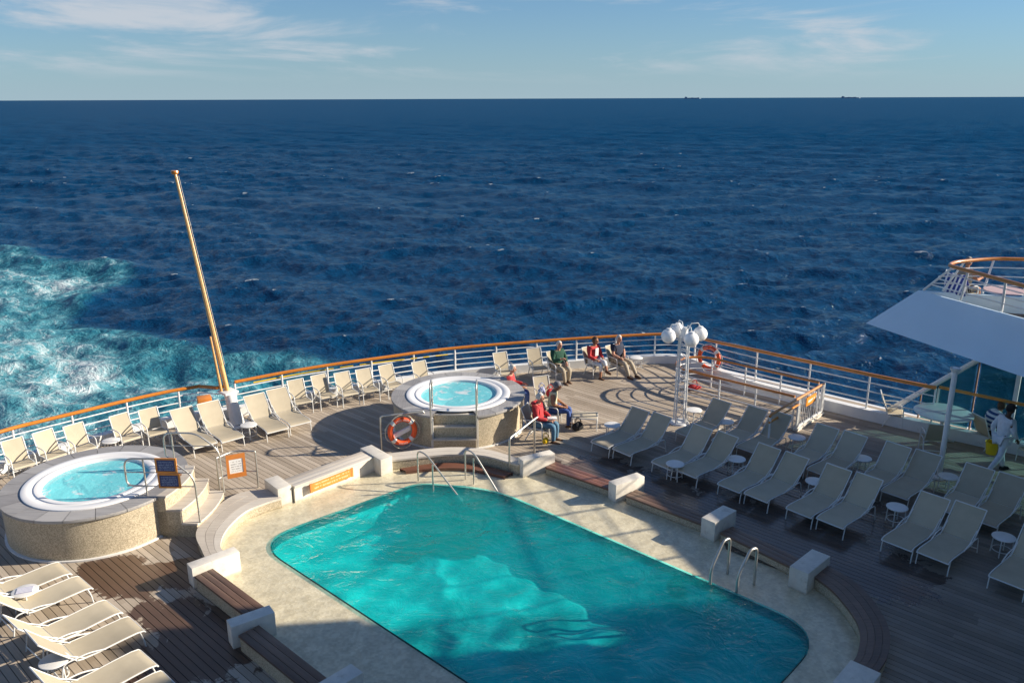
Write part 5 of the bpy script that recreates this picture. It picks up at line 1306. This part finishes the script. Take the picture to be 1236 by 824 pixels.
wp = at(1203, 570); person('walking steward in pale uniform carrying a yellow bucket', (wp.x, wp.y, 0.0), R(14), STEP, UNI, UNI, HAIRK, skin=SKIN_D, shoes=BLACKC, cap=BLACKC, scale=1.07)
q = at(1199, 545); person('seated person in blue and white striped top under the wing', (q.x + 0.04, q.y + 0.36, -0.035), R(10), SIT, STRIPE, BLACKC, HAIRB, skin=SKIN, shoes=BLACKC, long_hair=True, over=dict(chest=(0.08, 0, 0.88), neck=(0.16, 0, 1.0), head0=(0.2, 0, 1.04), shL=(0.08, 0.17, 0.98), shR=(0.08, -0.17, 0.98), wrL=(0.36, 0.12, 0.72), wrR=(0.36, -0.12, 0.72)))
# upper wing: chair, towel, sitter, table
up = at(1158, 351, 4.23); up = Vector((up.x, up.y, 0)) + nB * 0.15; ua = R(28)
uc = place(CH, cu_, (up.x, up.y, FLZ + 0.026), ua, 'armchair on the upper deck wing under a striped towel', 'armchairs on the upper deck wing')
person('sitter with bare arms on the upper deck wing', (up.x + 0.02, up.y + 0.02, FLZ - 0.02), ua, SIT, KHAKI, BLACKC, HAIRG, skin=SKIN2, sleeves='none', trouser='short', shoes=WHITEC, over=dict(elR=(0.10, -0.24, 0.78), wrR=(0.40, -0.16, 0.80)))
tw = MB(); prof = [(-0.20, 0.60), (-0.32, 0.78), (-0.42, 1.0), (-0.46, 1.0), (-0.44, 0.8), (-0.42, 0.55), (-0.40, 0.42)]
vs = []; fs = []
for i, (x, z) in enumerate(prof):
    for j in range(7):
        y = -0.33 + 0.66 * j / 6; vs.append((x - 0.012 * math.sin(j * 2.1 + i), y, z + 0.012 * math.sin(j * 1.7)))
for i in range(len(prof) - 1):
    for j in range(6): a = i * 7 + j; fs.append((a, a + 1, a + 8, a + 7))
two = tw.add(vs, fs).build('towel', stripes('blue_striped_towel', (0.72, 0.74, 0.78), (0.02, 0.05, 0.28), 7.5, 1, 0.45, 0.35), None, (up.x, up.y, FLZ + 0.026), ua); tag(two, 'blue and white striped towel hung over the chair on the wing', 'towel')
sm = two.modifiers.new('Solid', 'SOLIDIFY'); sm.thickness = 0.012
ut = at(1213, 351, 4.46); utt = thing('bistro_table', 'small pinkish table beside the sitter on the wing', 'table', (ut.x, ut.y, FLZ + 0.026))
MB().lathe([(0.0, 0.74), (0.52, 0.74), (0.53, 0.72), (0.0, 0.71)], 28).build('table_top', paint('pink_table', (0.52, 0.38, 0.38), 0.5), utt)
MB().tube([(0, 0, 0), (0, 0, 0.71)], 0.035, 10).build('column', M['tube'], utt); MB().lathe([(0.0, 0.04), (0.22, 0.03), (0.25, 0.0)], 20).build('foot', M['tube'], utt)

# ================================================================== SMALL THINGS
bk = wp + Vector((-0.14, 0.32, 0.62)); 
dv = Matrix.Rotation(R(14), 3, 'Z') @ Vector((-0.02, 0.24, 0)); bk = Vector((wp.x + dv.x - 0.02, wp.y + dv.y, 0.44))
bt_ = thing('bucket', 'yellow bucket carried by the walking steward', 'bucket', bk)
MB().lathe([(0.0, 0.0), (0.125, 0.0), (0.165, 0.32), (0.175, 0.32), (0.175, 0.335), (0.155, 0.335), (0.12, 0.02), (0.0, 0.02)], 24).build('pail', M['yellow'], bt_)
MB().tube([(0.165 * math.cos(q), 0, 0.32 + 0.13 * math.sin(q)) for q in np.linspace(0, math.pi, 12)], 0.008, 6).build('bail_handle', M['dark'], bt_)
def bag(label, p, m, s=(0.34, 0.16, 0.30), cat='bag', rz=0.3):
    t = thing('bag', label, cat, p, rz)
    mb = MB().ball((0, 0, s[2] * 0.48), 1.0, 16, 10, (s[0] / 2, s[1] / 2, s[2] * 0.5))
    mb.v = [(x * (1.15 - 0.3 * z / s[2]), y * (1.1 - 0.35 * z / s[2]) + 0.012 * math.sin(25 * x), max(z, 0.005)) for x, y, z in mb.v]
    mb.build('pouch', m, t)
    for sy in (-1, 1): MB().tube([(0.09 * math.cos(q), sy * 0.03, s[2] * 0.9 + 0.14 * math.sin(q)) for q in np.linspace(0, math.pi, 10)], 0.009, 6).build('strap', m, t)
    return t
bag('yellow and dark bag on the deck under the red jacket woman\'s chair', (0.95, 22.0, 0), M['yellow'], (0.2, 0.16, 0.2))
bag('black bag on the deck beside the far hot tub', Vector((0.62, 23.9, 0)), BLACKC, (0.42, 0.24, 0.42))
bag('dark bag beside the person in cream on the deck', Vector((1.95, 22.95, 0)), BLACKC, (0.36, 0.2, 0.3))
chair_at(1.05, 24.75, -70, 'armchair behind the person in cream, holding two bags', 'armchairs by the far hot tub')
bag('blue and white bag on the chair seat behind the person in cream', Vector((0.93, 24.75, 0.43)), stripes('blue_white_print', (0.6, 0.62, 0.7), (0.05, 0.1, 0.4), 18, 0, 0.5, 1.0), (0.26, 0.12, 0.34))
bag('red bag on the chair seat behind the person in cream', Vector((1.2, 24.7, 0.43)), RED, (0.28, 0.16, 0.3))
cu = bag('red cushion-like bag on the deck near the stairwell end', W(*UV(at(838, 470))), RED, (0.5, 0.3, 0.22))
bkk = MB().box(-0.13, 0.13, -0.09, 0.09, 0, 0.025).build('book', WHITEC, None, (1.14, 22.18, 0.70), R(5), bevel=0.004); tag(bkk, 'open pale book on the lap of the woman in red jacket', 'book')
sh_ = at(218, 577, 1.0)
for i, (dx, dy) in enumerate([(0, 0), (0.16, 0.05)]):
    o = MB().tube([(-0.13, 0, 0.02), (-0.05, 0, 0.045), (0.05, 0, 0.04), (0.13, 0, 0.02)], [0.03, 0.045, 0.045, 0.02], 10).build('sandal', BROWN, None, (sh_.x + dx - 0.28, sh_.y + dy, 1.005), R(20 + 30 * i)); tag(o, ['brown sandal on the hot tub rim below the blue notices, left one', 'brown sandal on the hot tub rim below the blue notices, right one'][i], 'sandal', 'sandals on the rim')
cpz = at(18, 720, 0.45)
for i, (dx, m_) in enumerate([(0.0, 'tabletop'), (0.2, 'glass')]):
    pass
mgt = thing('magazine', 'striped magazine lying on the side table among bottom left loungers', 'magazine', (at(30, 712, 0.43).x, at(30, 712, 0.43).y, 0.432), R(20))
MB().box(-0.14, 0.14, -0.1, 0.1, 0, 0.012).build('cover', stripes('magazine_print', (0.7, 0.7, 0.72), (0.35, 0.35, 0.5), 22, 1, 0.6), mgt, smooth=False)
# ships on the horizon
for lab, px, L, w in [('distant cargo ship on the horizon, left one', 836, 330, 17000), ('distant cargo ship on the horizon, right one', 1027, 380, 18000)]:
    d = _f * FPX + _rr * (px - 618) - _uu * (119 - 412 - (px - 618) * 0.0037); d.z = 0; d.normalize(); p = d * w
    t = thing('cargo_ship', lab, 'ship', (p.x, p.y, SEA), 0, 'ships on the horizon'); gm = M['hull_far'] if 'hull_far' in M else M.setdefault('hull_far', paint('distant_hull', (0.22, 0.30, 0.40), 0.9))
    MB().prism([(-L / 2, -22), (L / 2 - 40, -22), (L / 2, 0), (L / 2 - 40, 22), (-L / 2, 22)], -5, 15).build('hull', gm, t, smooth=False)
    MB().box(-L / 2 + 15, -L / 2 + 60, -18, 18, 15, 34).box(-L / 2 + 25, -L / 2 + 40, -8, 8, 34, 42).build('bridge_house', gm, t, smooth=False)
    for k in range(4): MB().box(-L / 2 + 80 + k * 55, -L / 2 + 125 + k * 55, -18, 18, 15, 21 + 3 * (k % 2)).build('cargo_stack', gm, t, smooth=False)

# ------------------------------------------------------------------ render settings
S.render.engine = 'CYCLES'
S.cycles.transparent_max_bounces = 12
S.cycles.max_bounces = 5; S.cycles.diffuse_bounces = 3; S.cycles.glossy_bounces = 3
